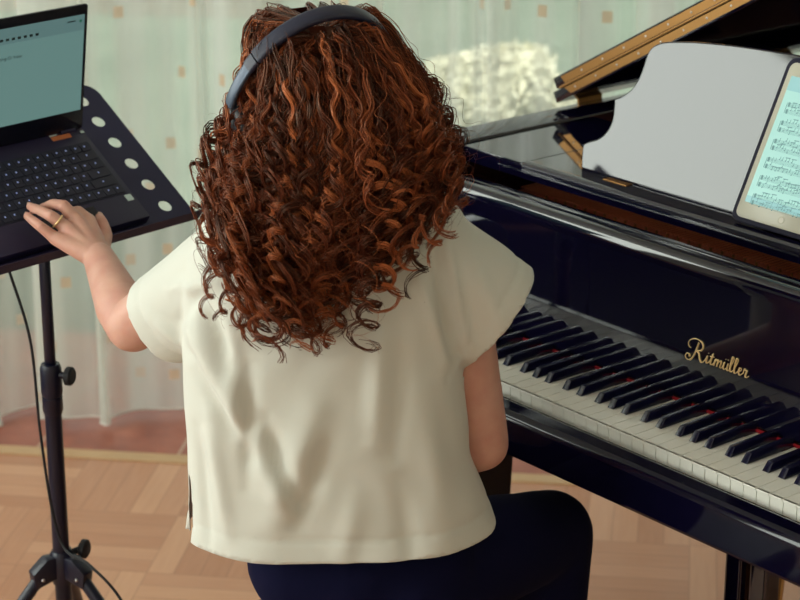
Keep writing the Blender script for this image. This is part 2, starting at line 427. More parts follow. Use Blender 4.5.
# ------------------------------------------------------------------ sheer curtain
def curtain():
    xs = np.arange(-2.1, 3.45, .0075); zs = np.concatenate([np.linspace(.008, .06, 4), np.linspace(.1, 2.5, 26)])
    def off(x, z):
        w = .036 * np.sin(2*PI*x/.31 + 1.5*np.sin(2*PI*x/.83+.4) + .6) + .027 * np.sin(2*PI*x/.147 + 1.2*np.sin(2*PI*x/.57) + .9) + .006*np.sin(2*PI*x/.071+2*np.sin(x*5))
        return w * (1.0 + .35*np.sin(x*2.3)) * (.75 + .45*np.exp(-z/.5)) + .010*np.sin(2*PI*x/.5+z*2.2)
    V = []; F = []; UV = []
    pleat = lambda x, z: (.040 + .012*math.sin(x*3.1))*math.sin(2*PI*x/.165 + 1.9*math.sin(2*PI*x/.71) + z*.25)*(.8 + .25*math.exp(-z/.4))
    o0 = off(xs, .5); xp0 = np.array([x + pleat(x, .5) for x in xs]); arc = np.concatenate([[0], np.cumsum(np.hypot(np.diff(xp0), np.diff(o0)))])
    for z in zs:
        oo = off(xs, z)
        lift = .006 * np.sin(xs*9) + .004*np.sin(xs*23)
        for i, x in enumerate(xs):
            V.append((x + pleat(x, z), .20 + oo[i], z + (lift[i] if z < .09 else 0) + .004)); UV.append((arc[i], z))
    n = len(xs)
    for j in range(len(zs) - 1):
        for i in range(n - 1):
            a = j*n+i; F.append((a, a+1, a+n+1, a+n))
    o = mesh_obj('sheer_curtain', V, F, M['sheer'], None, True)
    uvl = o.data.uv_layers.new(name='UVMap')
    idx = np.empty(len(o.data.loops), dtype=np.int32); o.data.loops.foreach_get('vertex_index', idx)
    uvl.data.foreach_set('uv', np.array(UV, dtype=np.float32)[idx].ravel())
    room(o)
    tag(o, 'white sheer curtain with scattered tan squares hanging across the window', 'curtain')
    # weighted hem
    hm = MB(); hm.tube([(x + pleat(x, .01), .20 + off(x, .01), .0135 + .006*math.sin(x*9)+.004*math.sin(x*23)) for x in xs], .0022, 6)
    h = hm.build('hem', M['hem'], o, True)
    return o
M['hem'] = mat('curtain_hem', (.74, .73, .68), .9)
CUR = curtain()
rod = MB().tube([(-2.2, .20, 2.54), (3.5, .20, 2.54)], .014, 12)
for x in (-2.05, .7, 3.4): rod.box((x - .01, .20, 2.53), (x + .01, YF, 2.55))
ro = room(rod.build('curtain_rod', M['white_paint'], None, True)); tag(ro, 'white curtain rod high above the sheer curtain', 'curtain rod')
# ------------------------------------------------------------------ grand piano: local x along the keys (bass to treble), y away from the player
PA = -50.4987 * PI / 180
PIA = empty('grand_piano', (.0736, 3.3272, 0), PA,
            'glossy black grand piano with its lid raised and keyboard open', 'piano')
KW = .0235
def P_(mb, name, m, parent=PIA, **k): return mb.build(name, m, parent, **k)

# outline of the case seen from above
UL, UR = -.14, 1.362
def outline(inset=0, n=16):
    pts = [(UL + inset, .04), (UL + inset, 1.02)]
    ctrl = [(UL + inset, 1.05), (-.10 + inset*.9, 1.30), (.02 + inset*.5, 1.47 - inset), (.22, 1.53 - inset), (.42 - inset*.4, 1.47 - inset), (.56 - inset*.8, 1.28 - inset*.5),
            (.74 - inset*.8, 1.02 - inset*.8), (1.02 - inset*.6, .78 - inset*.9), (1.26 - inset, .60 - inset*.6), (UR - inset, .38), (UR - inset, .04)]
    pts += [tuple(p) for p in bez(ctrl, 6)]
    return pts
OUT = outline(0); INN = outline(.075)
# rim: a wall that follows the outline
def rim():
    n = len(OUT); bm = bmesh.new(); z0, z1 = .655, .990
    rows = []
    for (a, b) in zip(OUT, INN):
        rows.append([bm.verts.new((a[0], a[1], z0)), bm.verts.new((a[0], a[1], z1)), bm.verts.new((b[0], b[1], z1)), bm.verts.new((b[0], b[1], z0))])
    for i in range(n - 1):
        for k in range(4): bm.faces.new((rows[i][k], rows[i][(k+1) % 4], rows[i+1][(k+1) % 4], rows[i+1][k]))
    bm.faces.new(rows[0]); bm.faces.new(rows[-1][::-1])
    bmesh.ops.recalc_face_normals(bm, faces=bm.faces)
    top = [e for e in bm.edges if abs(e.verts[0].co.z - z1) < 1e-5 and abs(e.verts[1].co.z - z1) < 1e-5 and len(e.link_faces) == 2 and e.calc_face_angle() > 1]
    bmesh.ops.bevel(bm, geom=top, offset=.004, segments=3, profile=.5, affect='EDGES')
    mb = MB(); mb.add(bm)
    return P_(mb, 'rim', M['lacquer'], auto=.6)
rim()
# arms at both ends of the keyboard, sloping down to the front
def arm(u0, u1):
    prof = [(.05, .655), (.05, .9885), (.03, .9885)] + [(.03 - .13*t, .9885 - .15*(t*t*(3-2*t))) for t in np.linspace(.1, 1, 10)] + [(-.17, .835), (-.20, .815), (-.205, .78), (-.205, .655)]
    P_(MB().prism([(u0, v, z) for v, z in prof], (u1 - u0, 0, 0), .002), 'arm', M['lacquer'], auto=.5)
arm(UL, -.063); arm(1.285, UR)
for u0, u1 in ((-.062, -.002), (1.224, 1.284)):
    P_(MB().box((u0, -.168, .70), (u1, .004, .765), .006), 'cheek_block', M['lacquer'], auto=.5)
P_(MB().box((UL + .0005, -.2, .645), (UR - .0005, .36, .70), .003), 'keybed', M['case_lacquer'], auto=.5)
# key slip with rounded upper edges, the white band of light lies along its nose
prof = [(-.164, .694), (-.164, .712), (-.167, .7155), (-.171, .7165), (-.192, .7150), (-.1985, .7125), (-.2020, .7085), (-.2035, .703), (-.2035, .652), (-.201, .6475), (-.164, .6475)]
P_(MB().prism([(-.062, v, z) for v, z in prof], (1.346, 0, 0)), 'key_slip', M['case_lacquer'], auto=.6)
# keys
BLK = {0: 1, 2: 1, 3: 1, 5: 1, 6: 1}                    # black key to the right of C,D,F,G,A (c-index)
BOFF = {0: -.0035, 1: .0035, 3: -.0045, 4: 0.0, 5: .0045}
def white_key(i):
    ci = (i + 5) % 7                                    # A0 -> 5
    u0, u1 = i * KW + .0005, (i + 1) * KW - .0005
    hasR = ci in (0, 1, 3, 4, 5) and i < 51; hasL = ci in (1, 2, 4, 5, 6) and i > 0
    cl = u0 + ((.0068 + BOFF[(ci - 1) % 7]) if hasL else 0); cr = u1 - ((.0068 - BOFF[ci]) if hasR else 0)
    z0, z1 = .706, .730
    pts = [(u0, -.150), (u1, -.150), (u1, -.1), (cr, -.1), (cr, 0.0), (cl, 0.0), (cl, -.1), (u0, -.1)]
    q = []
    for p in pts:
        if not q or (abs(p[0]-q[-1][0]) + abs(p[1]-q[-1][1])) > 1e-6: q.append(p)
    mb = MB().prism([(x, y, z1 - .004) for x, y in q], (0, 0, .004))
    mb.box((u0 + .0002, -.1485, z0), (u1 - .0002, -.02, z1 - .0042))
    mb.box((u0, -.1515, z1 - .0026), (u1, -.146, z1), .0007)
    return P_(mb, 'white_key', M['ivory'])
for i in range(52): white_key(i)
bk0 = None
for i in range(51):
    ci = (i + 5) % 7
    if ci not in (0, 1, 3, 4, 5): continue
    u = (i + 1) * KW + BOFF[ci]
    if bk0 is None:
        bm = bmesh.new()
        b = [(-.0060, -.0995, 0), (.0060, -.0995, 0), (.0060, 0, 0), (-.0060, 0, 0)]; t = [(-.0050, -.0905, .0130), (.0050, -.0905, .0130), (.0050, 0, .0140), (-.0050, 0, .0140)]
        v = [bm.verts.new(p) for p in b + t]
        for f in ((3, 2, 1, 0), (4, 5, 6, 7), (0, 1, 5, 4), (1, 2, 6, 5), (2, 3, 7, 6), (3, 0, 4, 7)): bm.faces.new([v[k] for k in f])
        bmesh.ops.bevel(bm, geom=[e for e in bm.edges if e.verts[0].co.z > .01 or e.verts[1].co.z > .01], offset=.0012, segments=3, profile=.5, affect='EDGES')
        mb = MB(); mb.add(bm); bk0 = P_(mb, 'black_key', M['ebony'], auto=.9); o = bk0
    else:
        o = bk0.copy(); link(o, PIA)
    o.location = (u, 0, .7302)
P_(MB().box((0, -.0030, .7303), (1.222, .0015, .7345), .0008), 'name_board_felt', M['felt_red'])
# fallboard: upright panel with a rolled top
prof = [(0, .738), (0, .930)] + [(.013 - .013*math.cos(a), .932 + .024*math.sin(a)) for a in np.linspace(.15, PI/2, 8)] + [(.026, .9565), (.034, .9545), (.034, .738)]
FB = P_(MB().prism([(0.0, v, z) for v, z in prof], (1.222, 0, 0)), 'fallboard', M['lacquer'], auto=.5)
P_(MB().box((-.06, .0345, .735), (1.282, .052, .9555), .002), 'front_rail', M['lacquer'], auto=.5)
# lettering on the fallboard
def script_logo():
    cu = bpy.data.curves.new('lettering', 'CURVE'); cu.dimensions = '3D'; cu.bevel_depth = .00088; cu.bevel_resolution = 2
    S = []
    # unit: x-height = 1 ; slanted copperplate strokes, baseline y=0
    S.append([(1.55, 2.55), (1.2, 1.5), (.75, .35), (.25, -.35), (-.35, -.45), (-.6, -.05), (-.35, .4), (.05, .35), (.1, .05)])      # R stem with swash
    S.append([(.25, 1.35), (-.1, 1.55), (-.15, 2.1), (.35, 2.65), (1.2, 2.9), (2.0, 2.65), (2.25, 2.1), (1.95, 1.5), (1.2, 1.25)])   # bowl
    S.append([(1.2, 1.25), (1.6, .9), (1.75, .2), (2.05, -.2), (2.4, .05), (2.75, .6)])                                                # leg
    x = 2.75
    S.append([(x-.05, .45), (x+.2, 1.0), (x+.05, .25), (x+.25, 0), (x+.7, .55)]); S.append([(x+.38, 1.45), (x+.42, 1.5)])             # i
    x = 3.5
    S.append([(x-.1, .45), (x+.35, 1.6), (x+.0, .3), (x+.2, 0), (x+.62, .5)]); S.append([(x-.1, 1.12), (x+.55, 1.2)])                  # t
    x = 4.15
    S.append([(x-.1, .4), (x+.15, 1.0), (x-.12, 0)]); S.append([(x-.03, .4), (x+.4, 1.0), (x+.55, .8), (x+.36, 0)]); S.append([(x+.45, .4), (x+.9, 1.0), (x+1.05, .75), (x+.88, .1), (x+1.1, .05), (x+1.35, .5)])   # m
    x = 5.6
    S.append([(x-.1, .5), (x+.1, 1.0), (x-.05, .25), (x+.15, 0), (x+.55, .45), (x+.72, 1.0)]); S.append([(x+.72, 1.0), (x+.55, .2), (x+.75, 0), (x+1.0, .45)])
    S.append([(x+.28, 1.45), (x+.32, 1.5)]); S.append([(x+.68, 1.47), (x+.72, 1.52)])                                                   # u umlaut
    for x in (6.65, 7.3):
        S.append([(x-.05, .45), (x+.5, 1.7), (x+.48, 2.15), (x+.25, 1.95), (x-.02, .4), (x+.15, 0), (x+.6, .45)])                        # l l
    x = 8.0
    S.append([(x-.05, .42), (x+.35, .7), (x+.38, 1.0), (x+.1, .9), (x-.02, .35), (x+.2, 0), (x+.75, .5)])                                # e
    x = 8.75
    S.append([(x-.05, .45), (x+.12, 1.1), (x+.3, .95), (x+.5, .95), (x+.32, .2), (x+.5, 0), (x+.85, .3)])                               # r
    k = .0121
    for st in S:
        pts = bez([(p[0], p[1], 0) for p in st], 7)
        sp = cu.splines.new('POLY'); sp.points.add(len(pts) - 1)
        for j, p in enumerate(pts):
            up = p[1]
            sp.points[j].co = (.5555 + p[0]*k*1.0, -.0012, .8065 + up*.0108, 1)
            dy = (pts[min(j+1, len(pts)-1)] - pts[max(j-1, 0)])
            sp.points[j].radius = 1.0 + (.75 if dy[1] < -abs(dy[0])*.4 else 0)
    tmp = bpy.data.objects.new('lettering', cu); C.objects.link(tmp)
    dg = bpy.context.evaluated_depsgraph_get(); me = bpy.data.meshes.new_from_object(tmp.evaluated_get(dg))
    bpy.data.objects.remove(tmp)
    me.materials.clear(); me.materials.append(M['gold'])
    o = bpy.data.objects.new('lettering', me); link(o, FB); o['label'] = 'gold script lettering reading Ritmüller'
script_logo()
# inside: frame, tuning plank, strings, pins
inn = [(x, y) for x, y in outline(.08)]
P_(MB().prism([(x, y, .80) for x, y in inn], (0, 0, .012)), 'soundboard', M['sound'])
P_(MB().prism([(x, max(y, .31), .862) for x, y in inn], (0, 0, .008)), 'iron_plate', M['plate'])
P_(MB().box((-.060, .054, .80), (1.282, .30, .885), .003), 'tuning_plank', M['pinblock'])
for u in (.02, .30, .52, .80, 1.12): P_(MB().box((u - .012, .30, .886), (u + .012, .62 if u > 1 else .9, .912), .004), 'plate_strut', M['plate'])
mb = MB(); L = lambda u: .55 + .85*max(0, 1 - (u + .05)/1.25)
for k in range(150):
    u = -.03 + 1.28 * k / 149
    mb.tube([(u, .20, .899), (u, .20 + L(u)*.84, .899)], .0014, 5)
o = P_(mb, 'strings', M['copper']); o['kind'] = 'stuff'
pin0 = None; cnt = 0
for k in range(33):
    for row in range(3):
        if pin0 is None:
            pin0 = P_(MB().tube([(0, 0, 0), (0, 0, .014)], .0022, 8).tube([(0, 0, .004), (0, 0, .007)], .0031, 8), 'tuning_pin', M['brass']); o = pin0
        else: o = pin0.copy(); link(o, PIA)
        o.location = (.02 + k*.0235 + row*.007, .150 + row*.024, .884)
# music shelf (side boards) and desk tray
P_(MB().box((-.0605, .092, .960), (.0855, .40, .986), .0015), 'side_shelf', M['lacquer'], auto=.5)
P_(MB().box((1.1365, .092, .960), (1.2825, .40, .986), .0015), 'side_shelf', M['lacquer'], auto=.5)
prof = [(.090, .961), (.090, .983), (.093, .987), (.099, .9885), (.105, .988), (.108, .986), (.40, .986), (.40, .961)]
P_(MB().prism([(.0875, v, z) for v, z in prof], (1.047, 0, 0)), 'desk_tray', M['lacquer'], auto=.5)
for u in (.267, .955): P_(MB().box((u - .026, .124, .9858), (u + .026, .1385, .9874), .0006), 'desk_hinge', M['brass'])
# music desk: stepped, scooped outline, leaning back 20 degrees
ln = math.radians(22)
half = [(.175, .0)] + [tuple(p) for p in bez([(.1735, .004), (.168, .018), (.1638, .035), (.166, .0415), (.174, .046)], 4)]
half += [tuple(p) for p in bez([(.174, .046), (.194, .056), (.2055, .071), (.2085, .089), (.2040, .108), (.1990, .1224)], 5)][1:]
half += [tuple(p) for p in bez([(.1990, .1224), (.214, .130), (.229, .1445), (.2365, .163), (.2386, .183), (.2387, .199), (.2420, .2125), (.251, .2215), (.268, .229), (.2976, .2349)], 5)][1:]
half += [tuple(p) for p in bez([(.2976, .2349), (.3375, .2405), (.4167, .2477), (.5274, .2529), (.611, .2545)], 5)][1:]
poly = half + [(1.222 - x, y) for x, y in half[::-1]][1:]
cs, sn = math.cos(ln), math.sin(ln); V0, Z0 = .140, .9868
pts = [(u, V0 + h*sn, Z0 + h*cs) for u, h in poly]
DESK = P_(MB().prism(pts, (0, .016*cs, -.016*sn), .003), 'music_desk', M['lacquer'], auto=.5)
for u in (.35, .84): P_(MB().box((u, .240, .9862), (u + .03, .252, 1.10), .003), 'desk_prop', M['satin_black'])
# lid: hinged on the bass side, front part folded back over it
LA = math.radians(29.2)
LID = None
def lid_pt(x, v, t):                                    # x across from the hinge, t up through the board
    return (UL + x*math.cos(LA) - t*math.sin(LA), v, 0.9955 + x*math.sin(LA) + t*math.cos(LA))
lo = [(x - UL, y) for x, y in OUT if y > .385]
lo = [(0, .385)] + lo + [(UR - UL, .385)]
lo = [(x + (.012 if x > .3 else 0), y + (.008 if y > .45 else 0)) for x, y in lo]
nrm = Vector((-math.sin(LA), 0, math.cos(LA)))
LID = P_(MB().prism([lid_pt(x, y, .002) for x, y in lo], nrm*.021, .002), 'lid', M['lacquer'], auto=.5)
fl = [(0.012, .385), (0.012, .78)] + [(UR - UL + .012, .78), (UR - UL + .012, .385)]
P_(MB().prism([lid_pt(x, y, .0245) for x, y in fl], nrm*.021, .002), 'front_flap', M['lacquer'], LID, auto=.5)
mb = MB()
for t0, t1 in ((.0065, .0205), (.0275, .0415)):
    a = [lid_pt(.040 + (.006 if t0 < .02 else 0), .3835, t0), lid_pt(1.46, .3835, t0), lid_pt(1.46, .3835, t1), lid_pt(.034, .3835, t1)]
    mb.prism(a, (0, .003, 0))
mb.tube([lid_pt(.024, .3835, .024), lid_pt(1.46, .3835, .024)], .0022, 8)
o = P_(mb, 'piano_hinge', M['brass'], LID); o['label'] = 'long brass strip hinge'
sc0 = None
for t_ in (.0135, .0345):
    for k in range(24):
        if sc0 is None: sc0 = MB().ball((0, 0, 0), (.0021, .0011, .0021), 2).build('screw', M['steel'], LID, True); o = sc0
        else: o = sc0.copy(); link(o, LID)
        o.location = lid_pt(.062 + k*.058 + (.029 if t_ > .02 else 0), .3833, t_)
for v in (.47, 1.0):
    mb = MB(); mb.box((UL - .0045, v - .03, .95), (UL - .0005, v + .03, .998), .0005); mb.tube([(UL - .003, v - .03, .998), (UL - .003, v + .03, .998)], .003, 8)
    P_(mb, 'lid_side_hinge', M['brass'])
tip = lid_pt(1.20, .50, .0)
P_(MB().tube([(1.25, .45, .905), (tip[0], tip[1], tip[2] - .002)], .011, 12), 'lid_prop', M['lacquer'], smooth=True)
# legs with casters, lyre with pedals
def leg(u, v):
    mb = MB()
    for z0, z1, h0, h1 in ((.655, .58, .052, .05), (.58, .56, .045, .045), (.56, .12, .044, .030), (.12, .085, .036, .036)):
        b = bmesh.new(); vs = []
        for z, h in ((z0, h0), (z1, h1)):
            vs.append([b.verts.new((u + sx*h, v + sy*h, z)) for sx, sy in ((-1, -1), (1, -1), (1, 1), (-1, 1))])
        for k in range(4): b.faces.new((vs[0][k], vs[0][(k+1) % 4], vs[1][(k+1) % 4], vs[1][k]))
        b.faces.new(vs[0]); b.faces.new(vs[1][::-1]); bmesh.ops.recalc_face_normals(b, faces=b.faces); mb.add(b)
    L_ = P_(mb, 'leg', M['case_lacquer'])
    c = MB().tube([(u, v, .085), (u, v, .06)], .014, 12).tube([(u - .013, v + .01, .029), (u + .013, v + .01, .029)], .029, 20).box((u - .018, v - .004, .03), (u + .018, v + .004, .065), .002)
    c.build('caster', M['brass'], L_, auto=.6)
leg(.033, .055); leg(1.19, .055); leg(.23, 1.32)
LY = P_(MB().box((.545, .06, .585), (.677, .17, .646), .004).box((.568, .088, .13), (.604, .122, .59), .006).box((.618, .088, .13), (.654, .122, .59), .006)
        .box((.50, .055, .055), (.722, .175, .13), .008), 'pedal_lyre', M['lacquer'], auto=.5)
for u in (.55, .611, .672):
    MB().box((u - .014, -.035, .068), (u + .014, .06, .078), .004).tube([(u, -.035, .073), (u, -.04, .073)], .014, 14).build('pedal', M['brass'], LY, auto=.6)
    MB().tube([(u*.35 + .611*.65, .112, .09), (u*.35 + .611*.65, .112, .58)], .0035, 8).build('pedal_rod', M['brass'], LY)
P_(MB().tube([(.595, .17, .10), (.50, .34, .645)], .006, 8), 'lyre_brace', M['brass'])

# ------------------------------------------------------------------ tablet on the desk
def on_desk(u, h, t):    # h up the desk's face, t out of it
    return Vector((u, V0 + h*sn - t*cs, Z0 + h*cs + t*sn))
def pia_world(p): return Matrix.Translation(PIA.location) @ Matrix.Rotation(PA, 4, 'Z') @ Vector(p)
TW, TH = .1695, .242
T0 = pia_world((.537, .1035, .9962)); 
TAB = empty('tablet', T0, PA, 'white tablet in a dark case showing sheet music, propped on the piano desk', 'tablet')
lean = Matrix.Rotation(-math.radians(26.8), 4, 'X')
def tabm(mb, name, m, parent=None, **k):
    o = mb.build(name, m, parent or TAB, **k); return o
def rrect(w0, h0, w1, h1, r, n=6):
    out = []
    for cx, cy, a0 in ((w1 - r, h1 - r, 0), (w0 + r, h1 - r, PI/2), (w0 + r, h0 + r, PI), (w1 - r, h0 + r, 1.5*PI)):
        for k in range(n + 1):
            a = a0 + k*PI/2/n; out.append((cx + r*math.cos(a), cy + r*math.sin(a)))
    return out
def slab(mb, poly, y0, y1, bev=0):
    mb.prism([lean @ Vector((x, y0, z)) for x, z in poly], (lean.to_3x3() @ Vector((0, y1 - y0, 0))), bev); return mb
tabm(slab(MB(), rrect(-.0076, -.0042, TW + .0076, TH + .0105, .016), -.0004, .0095, .0015), 'case', M['tab_case'], auto=.6)
tabm(slab(MB(), rrect(0, .003, TW, TH + .003, .011), -.0016, .004, .0006), 'body', M['tab_white'], auto=.6)
SX0, SX1, SZ0, SZ1 = .0095, TW - .0095, .027, TH - .018
SCR = tabm(slab(MB(), [(SX0, SZ0), (SX1, SZ0), (SX1, SZ1), (SX0, SZ1)], -.0020, -.001), 'screen', M['tab_screen'])
tabm(slab(MB(), [(SX0, SZ1 - .022), (SX1, SZ1 - .022), (SX1, SZ1), (SX0, SZ1)], -.0022, -.0019), 'tool_bar', M['tab_bar'], SCR)
tabm(slab(MB(), [(SX0, SZ0), (SX1, SZ0), (SX1, SZ0 + .010), (SX0, SZ0 + .010)], -.0022, -.0019), 'tool_bar', M['tab_bar'], SCR)
mb = MB(); rg = random.Random(5)
for s in range(6):
    zt = SZ1 - .040 - s*.0285
    for st in range(2):
        z0 = zt - st*.0105
        for l in range(5):
            zz = z0 - l*.0014; slab(mb, [(SX0 + .012, zz), (SX1 - .008, zz), (SX1 - .008, zz + .00032), (SX0 + .012, zz + .00032)], -.00235, -.0021)
        x = SX0 + .020
        while x < SX1 - .012:
            zz = z0 - rg.randint(-1, 5)*.0012
            slab(mb, rrect(x, zz - .0008, x + .0022, zz + .0008, .0007, 2), -.00245, -.0021)
            slab(mb, [(x + .0017, zz), (x + .0022, zz), (x + .0022, zz + .005), (x + .0017, zz + .005)], -.00245, -.0021)
            if rg.random() < .45: slab(mb, [(x, zz + .0044), (x + .0085, zz + .0048), (x + .0085, zz + .0060), (x, zz + .0056)], -.00245, -.0021)
            x += rg.uniform(.0038, .0075)
        slab(mb, rrect(SX0 + .013, z0 - .006, SX0 + .0165, z0 + .0012, .0015, 3), -.00245, -.0021)
    slab(mb, [(SX0 + .0105, zt - .016), (SX0 + .0112, zt - .016), (SX0 + .0112, zt), (SX0 + .0105, zt)], -.00245, -.0021)
slab(mb, rrect(.081, SZ0 + .014, .089, SZ0 + .0152, .0005, 2), -.00245, -.0021)
tabm(mb, 'sheet_music', M['note'], SCR)
b = MB(); b.tube([lean @ Vector((TW/2, 0, .015)), lean @ Vector((TW/2, -.0020, .015))], .0062, 24); HB = tabm(b, 'home_button', M['tab_white'])
b = MB(); b.tube([lean @ Vector((TW/2, -.0020, .015)), lean @ Vector((TW/2, -.0023, .015))], .0042, 20); tabm(b, 'button_face', M['sticker_white'] if 'sticker_white' in M else M['ivory'], HB)
# ------------------------------------------------------------------ music stand
RV = Vector((.68200, .73135, 0)); SV = Vector((-.59907, .55864, .57358)); NV = Vector((.41948, -.39117, .81915))   # along the tray, up its slope, out of it
TP = Vector((-.3473, 3.3, .9147))
SX, SY = -.570, 3.200
STAND = empty('music_stand', (SX, SY, 0), 0, 'black orchestral music stand with a perforated tray carrying the laptop', 'music stand')
def tray_mtx(base):                                     # tray coordinates -> coordinates of a thing placed at base
    m = Matrix((RV, SV, NV)).transposed().to_4x4(); m.translation = TP - Vector(base); return m
TM = tray_mtx((SX, SY, 0))
def tray_panel():
    bm = bmesh.new(); x0, x1, y0, y1 = -.492, .024, -.010, .313
    def loop(pts):
        vs = [bm.verts.new((x, y, 0)) for x, y in pts]; return [bm.edges.new((vs[i], vs[(i+1) % len(vs)])) for i in range(len(vs))]
    E_ = loop([(x0, y0), (x1, y0)] + [(x1 - .03 + .03*math.cos(a), y1 - .03 + .03*math.sin(a)) for a in np.linspace(0, PI/2, 8)] + [(x0 + .03 - .03*math.sin(a), y1 - .03 + .03*math.cos(a)) for a in np.linspace(0, PI/2, 8)])
    cs_ = [(x, .029 + .0497*k) for x in (-.019, -.451) for k in range(6)]
    cs_ += [(-.019 - .054*k, .2775) for k in range(1, 8)]
    for cx, cy in cs_: E_ += loop([(cx + .0118*math.cos(2*PI*k/24), cy + .0118*math.sin(2*PI*k/24)) for k in range(24)])
    bmesh.ops.triangle_fill(bm, edges=E_, use_beauty=True, use_dissolve=False)
    bad = [f for f in bm.faces if any((f.calc_center_median().xy - Vector(c)).length < .0105 for c in cs_)]
    bmesh.ops.delete(bm, geom=bad, context='FACES')
    r = bmesh.ops.extrude_face_region(bm, geom=list(bm.faces))
    bmesh.ops.translate(bm, vec=(0, 0, -.0018), verts=[e for e in r['geom'] if isinstance(e, bmesh.types.BMVert)])
    bmesh.ops.recalc_face_normals(bm, faces=bm.faces)
    bmesh.ops.translate(bm, vec=(0, 0, -.0192), verts=bm.verts)
    mb = MB(); mb.add(bm, TM)
    # raised edge at the bottom
    mb.prism([TM @ Vector(p) for p in ((x0, y0, -.021), (x0, y0 - .002, .004), (x0, y0 - .0038, .004), (x0, y0 - .002, -.021))], (TM.to_3x3() @ Vector((x1 - x0, 0, 0))))
    return mb.build('tray', M['tray_black'], STAND)
tray_panel()
mb = MB()
mb.box((-.30, .07, -.034), (-.17, .20, -.0212), .004, TM)
mb.tube([TM @ Vector((-.235, .09, -.05)), TM @ Vector((-.235, .18, -.05))], .013, 14)
mb.box((-.250, .11, -.05), (-.220, .16, -.03), .002, TM)
mb.build('tilt_bracket', M['stand_black'], STAND, auto=.6)
hd = TM @ Vector((-.235, .128, -.055))
MB().tube([(0, 0, .50), (0, 0, hd.z - .03), (hd.x, hd.y, hd.z)], .0095, 16).build('upper_pole', M['stand_black'], STAND, True)
MB().tube([(0, 0, .16), (0, 0, .66)], .0140, 18).build('pole', M['stand_black'], STAND, auto=.8)
MB().tube([(0, 0, .625), (0, 0, .632), (0, 0, .672), (0, 0, .680)], [.0165, .0178, .0178, .015], 18).tube([(0, 0, .592), (0, 0, .600), (0, 0, .622)], [.0145, .0168, .0168], 18).tube([(.012, -.004, .662), (.030, -.010, .662)], .006, 10).build('collar', M['stand_black'], STAND, auto=.7)
kn = MB(); kd = Vector((.95, -.3, 0)).normalized()
kn.tube([Vector((0, 0, .662)) + kd*a for a in (.026, .029, .037, .040)], [.010, .0155, .0155, .012], 14)
kn.build('knob', M['rubber'], STAND, auto=.7)
hub = MB().tube([(0, 0, .285), (0, 0, .30), (0, 0, .338), (0, 0, .345)], [.017, .020, .020, .016], 18)
HUBZ = .318
angs = [math.radians(a) for a in (212, -30, 92)]
for a in angs:
    da = Vector((math.cos(a), math.sin(a), 0)); sa = Vector((-math.sin(a), math.cos(a), 0))
    P = [da*.012 + Vector((0, 0, .338)), da*.030 + Vector((0, 0, .338)), da*.056 + Vector((0, 0, .316)), da*.052 + Vector((0, 0, .288)), da*.012 + Vector((0, 0, .30))]
    hub.prism([p - sa*.0125 for p in P], sa*.025, .002)
hub.build('hub', M['stand_black'], STAND, auto=.6)
k2 = MB(); kp = Vector((.032, .02, .338))
k2.tube([Vector((.012, .008, .335)), kp], .006, 10).tube([kp + kd*a for a in (-.004, 0, .008, .011)], [.010, .0165, .0165, .012], 14)
k2.build('knob', M['rubber'], STAND, auto=.7)
for a in angs:
    da = Vector((math.cos(a), math.sin(a), 0))
    lg = MB().tube([da*.040 + Vector((0, 0, .305)), da*.30 + Vector((0, 0, .014))], .0105, 14).build('leg', M['stand_black'], STAND, auto=.8)
    MB().tube([da*.285 + Vector((0, 0, .031)), da*.302 + Vector((0, 0, .012)), da*.306 + Vector((0, 0, .0005))], [.0125, .0135, .012], 12).build('foot', M['rubber'], lg, auto=.8)
    bt = MB()
    sa = Vector((-math.sin(a), math.cos(a), 0))
    for s in (-1, 1): bt.ball(da*.040 + Vector((0, 0, .304)) + sa*.0128*s, .0034, 2)
    bt.build('rivet', M['steel'], lg, True)
    MB().tube([Vector((0, 0, .175)) + da*.012, da*.165 + Vector((0, 0, .163))], .0045, 8).build('brace', M['stand_black'], lg)
MB().tube([(0, 0, .160), (0, 0, .19)], .018, 16).build('lower_collar', M['stand_black'], STAND, auto=.7)

# ------------------------------------------------------------------ laptop lying on the tray
LB = TP + RV*-.232 + SV*.004 + NV*-.019
LAP = empty('laptop', LB, 0, 'dark open laptop lying on the music stand tray with a lit document on screen', 'laptop')
LM = tray_mtx(LB)
X0, X1 = -.389, -.075
def lap(mb, name, m, parent=None, **k): return mb.build(name, m, parent or LAP, **k)
lap(MB().box((X0, .006, -.0185), (X1, .2115, -.002), .002, LM), 'base', M['laptop'], auto=.6)
KB = lap(MB().box((X0 + .014, .061, -.0025), (X1 - .010, .180, -.0012), .0004, LM), 'keyboard', M['lapkey'])
rows = [(0.0, .0195, [1.4, 1, 1, 1, 5.2, 1, 1, 1, 1.15, 1.15, .9]), (.0195, .0195, [2.3] + [1]*10 + [2.5]), (.039, .0195, [1.7] + [1]*11 + [2.1]),
        (.0585, .0195, [1.5] + [1]*12 + [1.3]), (.078, .0195, [1]*13 + [1.8]), (.0975, .017, [1]*15)]
rg = random.Random(3); kcache = {}
for y0, hgt, ws in rows:
    tot = sum(ws); x = X0 + .017; span = (X1 - .013) - x
    for wv in ws:
        w_ = span * wv / tot; key = (round(w_, 4), hgt)
        if key not in kcache:
            mb = MB(); mb.box((-w_/2 + .0013, -hgt/2 + .0013, 0), (w_/2 - .0013, hgt/2 - .0013, .0011), .0004)
            n0 = len(mb.bm.faces)
            mb.box((-.0013, .0005, .00105), (.0012, .0034, .00125)); n1 = len(mb.bm.faces)
            o = mb.build('key', M['lapkey'], KB); o.data.materials.append(M['keyglow'])
            for p in list(o.data.polygons)[n0:]: p.material_index = 1
            kcache[key] = o
        else:
            o = kcache[key].copy(); link(o, KB)
        mm = LM @ Matrix.Translation((x + w_/2, .0625 + y0 + hgt/2, -.0012)); o.matrix_local = mm
        x += w_
